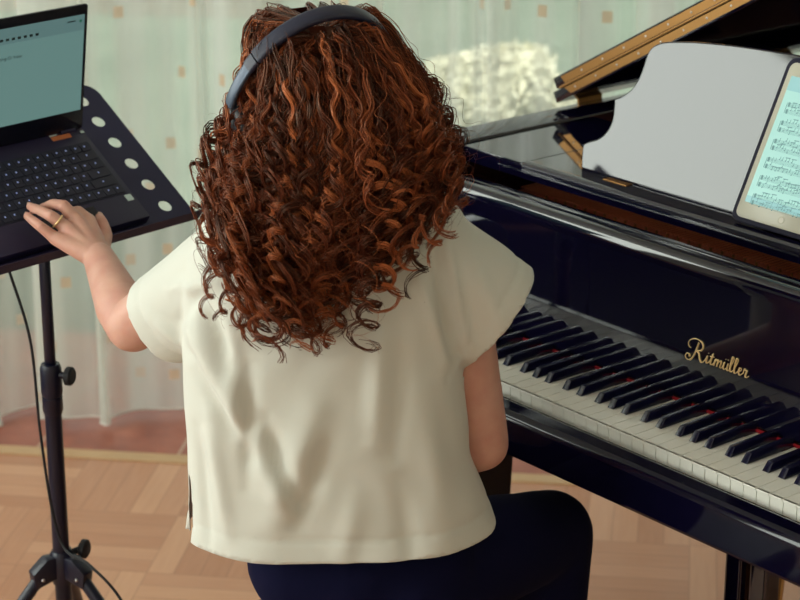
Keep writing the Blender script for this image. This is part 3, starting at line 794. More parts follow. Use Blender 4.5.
lap(MB().box((-.272, .011, -.0021), (-.160, .053, -.0016), .0003, LM), 'touchpad', M['bezel'])
lap(MB().box((-.0935, .045, -.0021), (-.0805, .058, -.0016), .0002, LM), 'sticker', M['sticker_mint'])
o = lap(MB().box((-.143, .196, -.0021), (-.104, .205, -.0016), .0002, LM), 'sticker', M['sticker_orange'])
lap(MB().box((-.143, .2062, -.0021), (-.128, .2085, -.0016), .0001, LM), 'sticker', M['sticker_mint'])
lap(MB().box((-.083, .199, -.0021), (-.0765, .2035, -.0010), .0002, LM), 'corner_mark', M['sticker_mint'])
for xx in (X0 + .03, X1 - .03): lap(MB().tube([LM @ Vector((xx - .015, .210, -.002)), LM @ Vector((xx + .015, .210, -.002))], .0045, 12), 'hinge', M['laptop'], auto=.7)
beta = math.radians(116.5)
ldir = Vector((0, -math.cos(beta), math.sin(beta))); lnor = Vector((0, -math.sin(beta), -math.cos(beta)))     # lid up, lid face
lm = Matrix(((1, 0, 0), tuple(ldir), tuple(lnor))).transposed().to_4x4(); lm.translation = Vector((0, .209, -.001)); LL = LM @ lm
LH = .2135
LIDO = lap(MB().prism([LL @ Vector((x, y, -.004)) for x, y in rrect(X0, 0, X1, LH, .005)], LL.to_3x3() @ Vector((0, 0, .005)), .0006), 'lid', M['bezel'], auto=.6)
sx0, sx1, sy0, sy1 = X0 + .007, X1 - .0065, .034, LH - .0165
SC = MB().box((sx0, sy0, .0010), (sx1, sy1, .0014), 0, LL).build('screen', M['screen'], LIDO)
MB().box((sx0, sy1 - .026, .0014), (sx1, sy1, .0016), 0, LL).build('tool_bar', M['screen_bar'], LIDO)
t = MB()
def bar(x0, x1, y, h): t.box((x0, y, .0016), (x1, y + h, .0018), 0, LL)
x = sx0 + .02
for wv in (.016, .009, .02, .012): bar(x, x + wv, sy1 - .010, .0022); x += wv + .006
for k in range(9): bar(sx1 - .19 + k*.0115, sx1 - .184 + k*.0115, sy1 - .021, .0040)
bar(sx1 - .035, sx1 - .018, sy1 - .0095, .0018)
for k, (a, b_) in enumerate(((.03, .10), (.03, .075), (.03, .13))): bar(sx0 + a, sx0 + b_, sy1 - .075 - k*.012, .002)
t.build('screen_text', M['ink'], LIDO)
mb = MB(); mb.tube([LL @ Vector((sx1 - .008, sy1 - .010, .0015)), LL @ Vector((sx1 - .008, sy1 - .010, .0019))], .0024, 16)
mb.build('avatar', M['green_dot'], LIDO)
# words on the page
def words(txt, x, y, size):
    cu = bpy.data.curves.new('w', 'FONT'); cu.body = txt; cu.size = size
    tmp = bpy.data.objects.new('w', cu); C.objects.link(tmp)
    me = bpy.data.meshes.new_from_object(tmp.evaluated_get(bpy.context.evaluated_depsgraph_get())); bpy.data.objects.remove(tmp)
    me.transform(LL @ Matrix.Translation((x, y, .00175)))
    me.materials.clear(); me.materials.append(M['ink'])
    link(bpy.data.objects.new('page_text', me), LIDO)
words('Meeting-ID: Video', sx1 - .178, sy1 - .052, .0075)

# thin cable hanging from the tray past the stand
cp = bez([(-.628, 3.165, .905), (-.619, 3.152, .861), (-.591, 3.15, .739), (-.584, 3.15, .584), (-.572, 3.15, .442), (-.553, 3.145, .372), (-.50, 3.06, .385), (-.44, 3.03, .320), (-.39, 2.99, .16), (-.33, 2.93, .02), (-.28, 2.95, .004), (-.2, 3.1, .004)], 10)
cb = MB().tube(cp, .0024, 8).build('cable', M['rubber'], None, True)
tag(cb, 'thin black cable hanging from the laptop tray past the stand pole', 'cable')
# ------------------------------------------------------------------ the person at the piano
def np_mesh(o):
    me = o.data; n = len(me.vertices); a = np.empty(n*3); me.vertices.foreach_get('co', a); return a.reshape(-1, 3)
def capsule(bm_mb, a, b, ra, rb, n=40, squash=None):
    """tapered rounded limb between two joints"""
    a, b = Vector(a), Vector(b); d = (b - a); L = d.length; d.normalize()
    pts, rr = [], []
    for t in np.linspace(-PI/2, 0, 6): pts.append(a + d*ra*math.sin(t)); rr.append(max(ra*math.cos(t), ra*.05))
    for k in np.linspace(.15, .85, 5): pts.append(a + d*L*k); rr.append(ra + (rb - ra)*k)
    for t in np.linspace(0, PI/2, 6): pts.append(b + d*rb*math.sin(t)); rr.append(max(rb*math.cos(t), rb*.05))
    bm_mb.tube(pts, rr, n)
def chain(mb, pts, rad):
    for i in range(len(pts) - 1): capsule(mb, pts[i], pts[i+1], rad[i], rad[i+1])
def remesh(mb, voxel, smooth_it=4, fac=.5):
    """fuse overlapping closed shapes into one continuous skin; returns a mesh"""
    me = bpy.data.meshes.new('t'); mb.bm.to_mesh(me); mb.bm.free()
    o = bpy.data.objects.new('t', me); C.objects.link(o)
    r = o.modifiers.new('r', 'REMESH'); r.mode = 'VOXEL'; r.voxel_size = voxel
    s = o.modifiers.new('s', 'SMOOTH'); s.factor = fac; s.iterations = smooth_it
    out = bpy.data.meshes.new_from_object(o.evaluated_get(bpy.context.evaluated_depsgraph_get()))
    bpy.data.objects.remove(o); return out

PX, PY = -.06, 2.66
PER = empty('person', (PX, PY, 0), 0, 'person seen from behind in a cream shirt and navy trousers, left hand on the laptop', 'person')
OFF = Vector((PX, PY, 0))
def local(me):
    me.transform(Matrix.Translation(-OFF)); return me
def pobj(name, me, m, parent=PER):
    me.materials.clear(); me.materials.append(m)
    me.polygons.foreach_set('use_smooth', [True]*len(me.polygons))
    return link(bpy.data.objects.new(name, me), parent)

HC = Vector((-.122, 2.745, 1.225))                       # skull centre
FD = Vector((-.50, .85, -.12)).normalized()              # where the face looks
LD = Vector((-.862, -.507, 0)).normalized()              # towards the left ear
# -- body: torso, head, arms, legs as one surface
b = MB()
chain(b, [(-.06, 2.718, .60), (-.08, 2.725, .70), (-.09, 2.73, .86), (-.10, 2.735, 1.0), (-.105, 2.738, 1.06)], [.085, .085, .09, .090, .06])
for s in (-1, 1): chain(b, [(-.055 + s*.05, 2.722, .62), (-.09 + s*.055, 2.73, .80), (-.10 + s*.075, 2.735, .98)], [.083, .080, .080])
chain(b, [(-.215, 2.735, 1.03), (-.10, 2.735, 1.06), (.015, 2.735, 1.03)], [.052, .062, .052])
chain(b, [(-.105, 2.735, 1.07), (-.115, 2.745, 1.18)], [.06, .053])
rot = Matrix((LD, FD, LD.cross(FD))).transposed()
hm4 = rot.to_4x4()
b.ball(HC + Vector((0, 0, .018)), (.073, .092, .085), 4, hm4)
b.ball(HC + FD*.035 + Vector((0, 0, -.035)), (.060, .060, .075), 4, hm4)
b.ball(HC + FD*.068 + Vector((0, 0, -.088)), (.026, .020, .02), 3, hm4)
capsule(b, HC + FD*.092 + Vector((0, 0, .0)), HC + FD*.112 + Vector((0, 0, -.034)), .008, .013)     # nose
for s in (-1, 1):
    b.ball(HC + LD*s*.074 + Vector((0, 0, -.012)), (.007, .019, .030), 3, hm4)                          # ears
    b.ball(HC + FD*.083 + LD*s*.033 + Vector((0, 0, .022)), (.022, .010, .008), 3, hm4)               # brows
b.ball(HC + FD*.092 + Vector((0, 0, -.058)), (.022, .010, .007), 3, hm4); b.ball(HC + FD*.090 + Vector((0, 0, -.068)), (.019, .010, .007), 3, hm4)
# right arm: hangs, bends at the elbow, hand in the lap
RE = Vector((.115, 2.745, .733))
chain(b, [(.025, 2.735, 1.02), (.078, 2.74, .93), RE], [.048, .049, .040])
chain(b, [RE, (.078, 2.81, .690), (.030, 2.905, .640)], [.040, .037, .026])
# legs
HR, KR, AR = Vector((.010, 2.695, .535)), Vector((.230, 2.935, .502)), Vector((.232, 2.99, .09))
HL, KL, AL = Vector((-.105, 2.73, .535)), Vector((-.02, 3.10, .505)), Vector((.0, 3.13, .09))
for h_, k_, a_ in ((HR, KR, AR), (HL, KL, AL)):
    chain(b, [h_ + Vector((0, 0, .015)), k_], [.066, .050]); chain(b, [k_, k_.lerp(a_, .4), a_], [.050, .046, .034])
body_me = remesh(b, .0065, 5)
# finer skin for arms and hands
hnd = MB()
LE = Vector((-.387, 2.862, .868)); LW_ = Vector((-.4560, 3.030, .915))
LS = Vector((-.245, 2.752, 1.01))
chain(hnd, [LS, LE], [.044, .039])
chain(hnd, [LE, LE.lerp(LW_, .3) + Vector((-.002, 0, -.004)), LW_], [.039, .038, .0245])
def V3(*p): return Vector(p)
fing = {
 'pinky':  ([(-.525, 3.0505, .9414), (-.5455, 3.0516, .9586), (-.5626, 3.0734, .9631), (-.5733, 3.0918, .9639)], [.0098, .0082, .0072, .0060]),
 'ring':   ([(-.5122, 3.0703, .9529), (-.5326, 3.07, .9705), (-.556, 3.093, .974), (-.5713, 3.1112, .9734)], [.0108, .0092, .0078, .0064]),
 'middle': ([(-.4979, 3.0893, .9583), (-.5161, 3.0951, .9789), (-.5359, 3.113, .9769), (-.5518, 3.123, .969)], [.0112, .0096, .0082, .0067]),
 'index':  ([(-.4816, 3.1026, .9526), (-.4964, 3.1061, .9663), (-.5094, 3.1185, .9623), (-.5173, 3.1269, .9533)], [.0112, .0096, .0082, .0067]),
 'thumb':  ([(-.4570, 3.0655, .9175), (-.4545, 3.098, .9311), (-.4625, 3.1207, .9437), (-.4690, 3.1393, .9476)], [.0130, .0110, .0094, .0074])}
for k, (pts, rad) in fing.items():
    chain(hnd, pts, rad)
    base = Vector(pts[0]); root = LW_.lerp(base, .12) + (base - LW_).cross(Vector((0, 0, 1))).normalized()*0
    capsule(hnd, root, base, .0185 if k != 'thumb' else .017, rad[0]*1.12)
hand_l = remesh(hnd, .0021, 8)
# right hand resting in the lap
hr = MB(); RW = Vector((.030, 2.905, .640)); fdir = Vector((-.55, .80, -.22)).normalized(); sd = fdir.cross(Vector((0, 0, 1))).normalized()
chain(hr, [RW - fdir*.05, RW], [.029, .026])
for k, (o_, l_, rr) in enumerate(((-.030, .082, .0085), (-.010, .095, .0095), (.011, .090, .0095), (.030, .072, .0080))):
    m0 = RW + fdir*.085 + sd*o_; capsule(hr, RW + sd*o_*.4, m0, .017, .0115)
    p1 = m0 + fdir*l_*.42 + Vector((0, 0, .004)); p2 = p1 + (fdir + Vector((0, 0, -.45))).normalized()*l_*.3; p3 = p2 + (fdir + Vector((0, 0, -.9))).normalized()*l_*.24
    chain(hr, [m0, p1, p2, p3], [.0110, rr, rr*.88, rr*.75])
t0 = RW + fdir*.02 - sd*.03; chain(hr, [RW, t0, t0 + fdir*.035 - sd*.015, t0 + fdir*.06 - sd*.012], [.018, .013, .0105, .008])
hand_r = remesh(hr, .003, 4)
bmj = bmesh.new()
for me in (body_me, hand_l, hand_r): bmj.from_mesh(me)
bme = bpy.data.meshes.new('body'); bmj.to_mesh(bme); bmj.free()
BODY = pobj('body', local(bme), M['skin'])
# face details
for s in (-1, 1):
    e = HC + FD*.083 + LD*s*.031 + Vector((0, 0, .004)) - OFF
    ey = MB().ball(e, .0105, 3).build('eye', M['eye'], PER, True)
    MB().ball(e + FD*.0062, .0056, 3).build('iris', M['iris'], ey, True)
lp = MB(); lp.ball(HC + FD*.0985 + Vector((0, 0, -.060)) - OFF, (.019, .0045, .004), 3, hm4); lp.ball(HC + FD*.0965 + Vector((0, 0, -.068)) - OFF, (.016, .005, .0045), 3, hm4)
lp.build('lips', M['lip'], PER, True)
# finger nails and the ring
nl = MB()
for k, (pts, rad) in fing.items():
    a, c = Vector(pts[-2]), Vector(pts[-1]); dd = (c - a).normalized(); up = (NV - dd*NV.dot(dd)).normalized(); sdv = dd.cross(up)
    mm = Matrix((sdv, dd, up)).transposed().to_4x4()
    nl.ball(c + dd*.0008 + up*rad[-1]*.72 - OFF, (rad[-1]*.62, rad[-1]*.95, rad[-1]*.28), 2, mm)
nl.build('finger_nails', M['nail'], PER, True)
a, c = Vector(fing['ring'][0][0]), Vector(fing['ring'][0][1]); dd = (c - a).normalized(); ce = a.lerp(c, .52) - OFF
u_ = dd.orthogonal().normalized(); v_ = dd.cross(u_)
rp = [ce + (u_*math.cos(t) + v_*math.sin(t))*.0108 for t in np.linspace(0, 2*PI, 33)]
MB().tube(rp, .0014, 8, False).build('ring', M['gold'], PER, True)

# -- trousers
t = MB()
chain(t, [(-.124, 2.710, .570), (-.055, 2.700, .58), (.015, 2.705, .570)], [.095, .103, .095])
chain(t, [(-.115, 2.715, .655), (-.07, 2.712, .67), (-.0, 2.715, .655)], [.085, .09, .085])
for h_, k_, a_ in ((HR, KR, AR), (HL, KL, AL)):
    chain(t, [h_ + Vector((0, 0, .012)), h_.lerp(k_, .55) + Vector((0, 0, .006)), k_], [.092, .083, .067])
    chain(t, [k_, k_.lerp(a_, .35), a_], [.068, .062, .056])
tm = remesh(t, .008, 6)
co = np.empty(len(tm.vertices)*3); tm.vertices.foreach_get('co', co); co = co.reshape(-1, 3)
# soft creases behind and over the knee
nz_ = np.sin(co[:, 0]*70 + co[:, 2]*55)*np.sin(co[:, 1]*40 - co[:, 2]*60)
co += (co - co.mean(0))*0 + np.stack([nz_*0, nz_*0, nz_*.0012], 1)
tm.vertices.foreach_set('co', co.ravel())
TRO = pobj('trousers', local(tm), M['navy_cloth'])
for a_, k_ in ((AR, KR), (AL, KL)):
    fd = Vector((.50, .86, 0)).normalized(); s = MB()
    chain(s, [a_ + Vector((0, 0, -.028)), a_ + fd*.10 + Vector((0, 0, -.045)), a_ + fd*.165 + Vector((0, 0, -.052))], [.040, .038, .032])
    capsule(s, a_ + Vector((0, 0, .0)), a_ + Vector((0, 0, -.03)), .042, .040)
    sm = remesh(s, .005, 4)
    c2 = np.empty(len(sm.vertices)*3); sm.vertices.foreach_get('co', c2); c2 = c2.reshape(-1, 3); c2[:, 2] = np.maximum(c2[:, 2], .002); sm.vertices.foreach_set('co', c2.ravel())
    pobj('shoe', local(sm), M['shoe'])

# -- shirt
def ring(cx, cy, cz, hw, hd, ax=(1, 0, 0), ay=(0, 1, 0), n=40, p=2.4):
    ax, ay = Vector(ax), Vector(ay); out = []
    for k in range(n):
        a = 2*PI*k/n; c_, s_ = math.cos(a), math.sin(a)
        out.append(Vector((cx, cy, cz)) + ax*hw*math.copysign(abs(c_)**(2/p), c_) + ay*hd*math.copysign(abs(s_)**(2/p), s_))
    return out
def loft(mb, rings):
    bm = bmesh.new(); R_ = [[bm.verts.new(p) for p in r] for r in rings]; n = len(R_[0])
    for i in range(len(R_) - 1):
        for k in range(n): bm.faces.new((R_[i][k], R_[i][(k+1) % n], R_[i+1][(k+1) % n], R_[i+1][k]))
    bm.faces.new(R_[0][::-1]); bm.faces.new(R_[-1]); bmesh.ops.recalc_face_normals(bm, faces=bm.faces); mb.add(bm)
s = MB()
TR = [(.55, -.312, .147, 2.690, .132), (.60, -.308, .150, 2.692, .131), (.66, -.301, .128, 2.70, .124), (.733, -.296, .100, 2.702, .120), (.81, -.298, .091, 2.705, .118), (.87, -.298, .087, 2.71, .117),
      (.94, -.297, .090, 2.715, .115), (1.0, -.292, .094, 2.722, .112), (1.045, -.280, .095, 2.728, .104), (1.075, -.262, .088, 2.732, .090), (1.098, -.235, .070, 2.735, .072), (1.118, -.195, .035, 2.738, .050), (1.135, -.155, -.035, 2.74, .03)]
loft(s, [ring((a + c)/2, y, z, (c - a)/2, d) for z, a, c, y, d in TR])
def sleeve(p0, p1, h0, h1, d0, d1, down, n=7, ext=.05):
    p0, p1 = Vector(p0), Vector(p1); ax = (p1 - p0).normalized(); down = Vector(down); down = (down - ax*down.dot(ax)).normalized(); sd_ = ax.cross(down)
    rs = []
    for k in range(n + 1):
        f = k/n*1.0; c = p0.lerp(p1, f); rs.append(ring(c.x, c.y, c.z, h0 + (h1 - h0)*f, d0 + (d1 - d0)*f, down, sd_, p=2.2))
    c = p1 + ax*ext; rs.append(ring(c.x, c.y, c.z, h1, d1, down, sd_, p=2.2)); loft(s, rs); return p1, ax
cR = sleeve((.000, 2.735, 1.030), (.1345, 2.742, .926), .083, .083, .083, .080, (-.65, 0, -.76))
cL = sleeve((-.200, 2.735, 1.010), (-.328, 2.828, .893), .078, .070, .082, .076, (.35, -.25, -.9))
sh = remesh(s, .0065, 9)
bm = bmesh.new(); bm.from_mesh(sh)
def cut(co_, no, cond=None):
    geom = bm.verts[:] + bm.edges[:] + bm.faces[:]
    if cond:
        fs = [f for f in bm.faces if cond(f.calc_center_median())]
        es = {e for f in fs for e in f.edges}; vs = {v for f in fs for v in f.verts}; geom = list(vs) + list(es) + fs
    bmesh.ops.bisect_plane(bm, geom=geom, plane_co=co_, plane_no=no, clear_outer=True)
cut(cR[0], cR[1], lambda p: p.x > .055 and p.z > .78 and ((p - cR[0]) - cR[1]*(p - cR[0]).dot(cR[1])).length < .0895 and (p - cR[0]).length < .17)
cut(cL[0], cL[1], lambda p: (p - cL[0]).length < .16 and (p - cL[0]).dot(cL[1]) > -.02)
cut(Vector((-.08, 2.70, .630)), Vector((.02, .0, -1)))
nk = [v for v in bm.verts if (Vector((v.co.x + .100, (v.co.y - 2.748)*1.0, 0)).length < .068 and v.co.z > 1.05)]
bmesh.ops.delete(bm, geom=nk, context='VERTS')
# side slit on the left
sl = [f for f in bm.faces if f.calc_center_median().z < .72 and f.calc_center_median().x < -.22 and abs(f.calc_center_median().y - 2.668) < .003 + .018*(.72 - f.calc_center_median().z)/.09]
bmesh.ops.delete(bm, geom=sl, context='FACES')
loose = [v for v in bm.verts if not v.link_faces]; bmesh.ops.delete(bm, geom=loose, context='VERTS')
bmesh.ops.remove_doubles(bm, verts=bm.verts, dist=.0012)
for _ in range(2): bmesh.ops.smooth_vert(bm, verts=[v for v in bm.verts if v.is_boundary], factor=.5, use_axis_x=True, use_axis_y=True, use_axis_z=True)
bm.normal_update()
Pn = np.array([v.co[:] for v in bm.verts]); Nn = np.array([v.normal[:] for v in bm.verts])
def seg_d(P, a, c):
    a, c = np.array(a), np.array(c); d = c - a; t = np.clip(((P - a) @ d)/(d @ d), 0, 1); return np.linalg.norm(P - a - t[:, None]*d, axis=1), t
back = np.clip((-Nn[:, 1] + .15)*1.4, 0, 1)
XZ = Pn[:, [0, 2]]
# folds seen on the back: (x,z) to (x,z), half width, height (positive ridge, negative valley)
FOLDS = [((-.285, .955), (-.205, .80), .020, .010), ((-.262, .985), (-.225, .90), .013, -.008), ((-.275, .90), (-.20, .775), .014, -.008), ((-.205, .80), (-.150, .705), .018, .007),
         ((-.18, .83), (-.135, .715), .014, -.0085), ((-.115, .84), (-.17, .69), .024, .009), ((-.095, .80), (-.135, .685), .014, -.005),
         ((-.225, .96), (-.215, .80), .014, .006), ((-.20, .90), (-.205, .73), .012, -.006), ((-.025, .97), (-.035, .80), .016, .005), ((.005, .95), (-.005, .78), .014, -.004),
         ((-.255, .83), (-.235, .66), .014, .006), ((-.275, .80), (-.265, .64), .010, -.005), ((.045, 1.07), (.075, .90), .011, -.009), ((.06, 1.06), (.095, .89), .009, .006), ((.025, 1.02), (.06, .90), .009, .005),
         ((.03, .86), (.06, .66), .020, .005), ((-.06, .72), (-.08, .62), .02, .004), ((.0, .74), (.02, .62), .018, -.004), ((-.27, .99), (-.30, .93), .010, -.007), ((-.245, 1.01), (-.315, .97), .010, .006),
         ((-.29, .885), (-.345, .92), .012, .006), ((.1, 1.02), (.14, .93), .014, .004), ((.085, .99), (.11, .9), .011, -.004)]
disp = np.zeros(len(Pn))
for a, c, w, h in FOLDS:
    d, tt = seg_d(XZ, a, c); disp += 1.5*h*np.exp(-(d/(.85*w))**2)*np.sin(PI*np.clip(tt, .08, .92))**.6*back
disp += .0016*np.sin(Pn[:, 0]*48 + 3*np.sin(Pn[:, 2]*17) + Pn[:, 1]*20)*np.sin(Pn[:, 2]*21 + 1.3*np.sin(Pn[:, 0]*23))
disp += .0030*np.sin(Pn[:, 0]*31 + 1.0)*np.clip((.78 - Pn[:, 2])/.15, 0, 1)
# stitched hems
hz = Pn[:, 2] - (.630 + .02*(Pn[:, 0] + .08))
disp -= .0026*np.exp(-((hz - .030)/.0035)**2)*np.clip((.75 - Pn[:, 2])*20, 0, 1)
for c0, ax in (cR, cL):
    q = (Pn - np.array(c0)) @ np.array(ax); near = np.linalg.norm(Pn - np.array(c0), axis=1) < .14
    disp -= .0025*np.exp(-((q + .028)/.0035)**2)*near
Pn = Pn + Nn*disp[:, None]
# small puckers along the cuffs
for i, v in enumerate(bm.verts):
    v.co = Pn[i]
    if v.is_boundary and v.co.z < .662: v.co.z = .630 + .02*(v.co.x + .08)
r = bmesh.ops.solidify(bm, geom=bm.faces[:], thickness=.0014)
bmesh.ops.recalc_face_normals(bm, faces=bm.faces)
me = bpy.data.meshes.new('shirt'); bm.to_mesh(me); bm.free()
SHIRT = pobj('shirt', local(me), M['shirt'])
# ------------------------------------------------------------------ hair
EZ = np.array([.93, .96, 1.00, 1.04, 1.08, 1.13, 1.18, 1.24, 1.29, 1.32, 1.345, 1.362, 1.375])
ExL = np.array([-.185, -.193, -.205, -.222, -.240, -.248, -.228, -.208, -.203, -.203, -.193, -.158, -.12])
ExR = np.array([-.06, -.045, -.01, .014, .042, .072, .060, .037, .010, -.008, -.034, -.070, -.10])
EyB = np.array([2.578, 2.575, 2.570, 2.568, 2.572, 2.588, 2.600, 2.612, 2.622, 2.634, 2.660, 2.72, 2.75])
EyF = np.array([2.80, 2.80, 2.82, 2.83, 2.835, 2.845, 2.855, 2.865, 2.865, 2.858, 2.84, 2.80, 2.76])
def env(z, phi, rho):
    xl, xr, yb, yf = (np.interp(z, EZ, q) for q in (ExL, ExR, EyB, EyF))
    cx, cy = (xl + xr)/2, (yb + yf)/2
    p = 2.3; c_, s_ = np.cos(phi), np.sin(phi)
    c_ = np.sign(c_)*np.abs(c_)**(2/p); s_ = np.sign(s_)*np.abs(s_)**(2/p)
    x = cx + rho*(xr - xl)/2*c_; y = cy + rho*(yf - yb)/2*s_
    low = np.clip((1.125 - z)/.06, 0, 1)                     # below the shoulders it lies on the back of the shirt
    yl = yb + (1 - rho)*.055 + .008
    return np.stack([x, y + low*(np.minimum(y, yl) - y), z], -1)
# how far down the curls reach, across the back
BX = np.array([-.275, -.25, -.225, -.20, -.16, -.10, -.07, -.045, -.02, .01, .04, .09]); BZ = np.array([1.01, 1.00, .992, .965, .945, .938, .955, 1.018, 1.052, 1.085, 1.098, 1.118])
NL, NS, MP = 560, 8, 104
s = np.linspace(0, 1, MP)
sm = lambda t: np.clip(t, 0, 1)**2*(3 - 2*np.clip(t, 0, 1))
lines, rads, cols = [], [], []
fa = math.atan2(FD.y, FD.x)
def grow(n_l, n_s, frizz=False, ringlet=False):
    for i in range(n_l):
        crown = RNG.random() < .34
        phi = fa + (math.radians(48) + RNG.random()*math.radians(264) if not crown else RNG.random()*2*PI)
        pol = RNG.random()*.75 if crown else math.acos(.75 - RNG.random()*.97)
        rho = .58 + .42*RNG.random()**.6
        if frizz: rho = .95 + .12*RNG.random()
        if ringlet:
            crown = False; phi = -PI + .05 + RNG.random()*(PI - .1); rho = RNG.uniform(.95, 1.02); pol = RNG.uniform(.7, 1.5)
        front = math.cos(phi - fa) > .15 and math.sin(phi) > .1
        d = np.array([math.cos(phi)*math.sin(pol), math.sin(phi)*math.sin(pol), math.cos(pol)])
        root = np.array(HC) + np.array([.024*math.cos(pol), -.036*math.cos(pol), .014]) + d*np.array([.080, .088, .090])
        xe = env(1.05, phi, rho)[0]
        ze = np.interp(xe, BX, BZ) + (.15*RNG.random()**1.5 + (1 - rho)*.06 if not ringlet else RNG.uniform(-.010, .075))
        if front: ze = max(ze, 1.07 + .05*RNG.random())
        if xe < -.17: ze += .095*RNG.random()
        cp_ = math.cos(min(pol, PI/2))
        zz = root[2] + (ze - root[2])*s**1.12 + .032*cp_*(.35 + .65*rho)*np.sin(PI*np.clip(s/.24 + .0, 0, 1))
        E_ = env(np.minimum(zz, 1.3615), phi, rho)
        k = sm(s/(.10 + .08*(1 - cp_)))[:, None]
        path = root[None]*(1 - k) + E_*k; path[:, 2] = np.minimum(zz, 1.364)
        A0 = RNG.uniform(.0068, .0138); L = abs(root[2] - ze) + .02
        p_top, p_bot = RNG.uniform(.028, .040), RNG.uniform(.034, .050)
        if ringlet: A0 = RNG.uniform(.0095, .0135); p_top, p_bot = RNG.uniform(.030, .036), RNG.uniform(.026, .034)
        hand = 1 if RNG.random() < .5 else -1; ph0 = RNG.random()*2*PI
        lockcol = np.clip(RNG.normal(.31 if not ringlet else .52, .27), 0, 1)
        wob = lambda q, n_: np.convolve(np.r_[np.full(15, 0), RNG.normal(0, 1, MP), np.full(15, 0)], np.ones(31)/31, 'valid')*q*n_
        sway = np.cumsum(wob(.0035, 1)); sway2 = np.cumsum(wob(.0016, 1))
        pit = p_top + (p_bot - p_top)*s; turn = 2*PI*np.cumsum(L/MP/pit)
        amp0 = A0*(.34 + .66*sm((s - .18)*1.7))*(1 + .45*sm((s - .82)*6))
        flat = .45 + .55*sm((s - .15)*2)                     # flatter waves near the scalp, full ringlets below
        e1 = np.array([math.cos(phi), math.sin(phi), 0]); e2 = np.array([-math.sin(phi), math.cos(phi), 0])
        for j in range(n_s):
            am = 1 + RNG.normal(0, .10); ph = ph0 + RNG.normal(0, .10)
            a = ph + hand*turn*(1 + RNG.normal(0, .004))
            amp = amp0*am
            o1, o2 = RNG.normal(0, .0016, 2); o3 = RNG.normal(0, .0034)
            if frizz: o1 = o2 = o3 = 0
            if ringlet: o1, o2, o3 = o1*.8, o2*.8, o3*.75
            tap = (1 - .6*sm((s - .7)*3.3))[:, None]
            P = path + (np.cos(a)*amp*flat*(1 - .4*sm((s - .3)*2.5)))[:, None]*e1 + (np.sin(a)*amp*1.05)[:, None]*e2 + tap*(o1*e1 + o2*e2 + np.array([0, 0, o3])) + sway[:, None]*e2 + sway2[:, None]*e1
            P[:, 2] += np.cos(a + .2)*amp*(.15 + .72*sm((s - .30)*2.4))
            if RNG.random() < (.04 if not frizz else .8):
                f = np.cumsum(RNG.normal(0, 1, (MP, 3)), 0)*.0006*s[:, None]; P = P + f
            if RNG.random() > .6:
                n_keep = int(MP*RNG.uniform(.86, 1))
                ss = np.linspace(0, n_keep - 1, MP); i0 = np.minimum(ss.astype(int), MP - 2); fr = (ss - i0)[:, None]; P = P[i0]*(1 - fr) + P[i0 + 1]*fr
            lines.append(P); r0 = RNG.uniform(.00062, .00100) if not frizz else .00032
            rads.append(r0*(1 - .5*sm((s - .8)*5))); cols.append(np.clip(lockcol + RNG.normal(0, .10), 0, 1))

def hang(x, z0, z1, n=12):                                # single ringlets that hang clear of the mass
    t_ = s; ph0 = RNG.random()*6; col = RNG.uniform(.45, .8)
    for j in range(n):
        zz = z0 + (z1 - z0)*t_; a = ph0 + 2*PI*(z0 - z1)/.030*t_ + RNG.normal(0, .12); am = RNG.uniform(.008, .0105)*(.5 + .5*sm(t_*3))*(1 - .25*t_)
        yb = np.interp(zz, EZ, EyB) + .004
        P = np.stack([x + .012*np.sin(t_*4 + ph0) + np.cos(a)*am + RNG.normal(0, .0012), yb - .004 + np.sin(a)*am*.7 + RNG.normal(0, .001), zz + np.sin(a)*am*.75 + RNG.normal(0, .002)], -1)
        lines.append(P); rads.append(np.full(MP, RNG.uniform(.0006, .0009))*(1 - .5*t_)); cols.append(np.clip(col + RNG.normal(0, .1), 0, 1))
for x_, a_, b_ in ((-.240, 1.10, .990), (-.226, 1.08, .978), (-.212, 1.06, .968), (-.250, 1.12, 1.03), (-.198, 1.02, .955), (-.170, 1.0, .945), (-.120, 1.0, .935), (-.09, 1.0, .938), (.035, 1.12, 1.062), (.062, 1.14, 1.088), (.018, 1.10, 1.05), (-.012, 1.06, 1.02)): hang(x_, a_, b_)
grow(NL, NS); grow(95, 13, False, True); grow(420, 1, True)
Ls = np.array(lines); Rs = np.array(rads); N_ = len(Ls)
Tn = np.gradient(Ls, axis=1); Tn /= np.linalg.norm(Tn, axis=2, keepdims=True) + 1e-9
refv = np.array([.3, .9, .25]); B1 = np.cross(Tn, refv); B1 /= np.linalg.norm(B1, axis=2, keepdims=True) + 1e-9; B2 = np.cross(Tn, B1)
VV = []
for k in range(3):
    a = 2*PI*k/3; VV.append(Ls + Rs[..., None]*(math.cos(a)*B1 + math.sin(a)*B2))
VV = np.stack(VV, 2).reshape(-1, 3)                          # strand, point, corner
base = (np.arange(N_)[:, None, None]*MP + np.arange(MP - 1)[None, :, None])*3
kk = np.arange(3)[None, None, :]; k1 = (kk + 1) % 3
Fq = np.stack([base + kk, base + k1, base + 3 + k1, base + 3 + kk], -1).reshape(-1, 4)
colv = np.repeat(np.array(cols), MP*3)
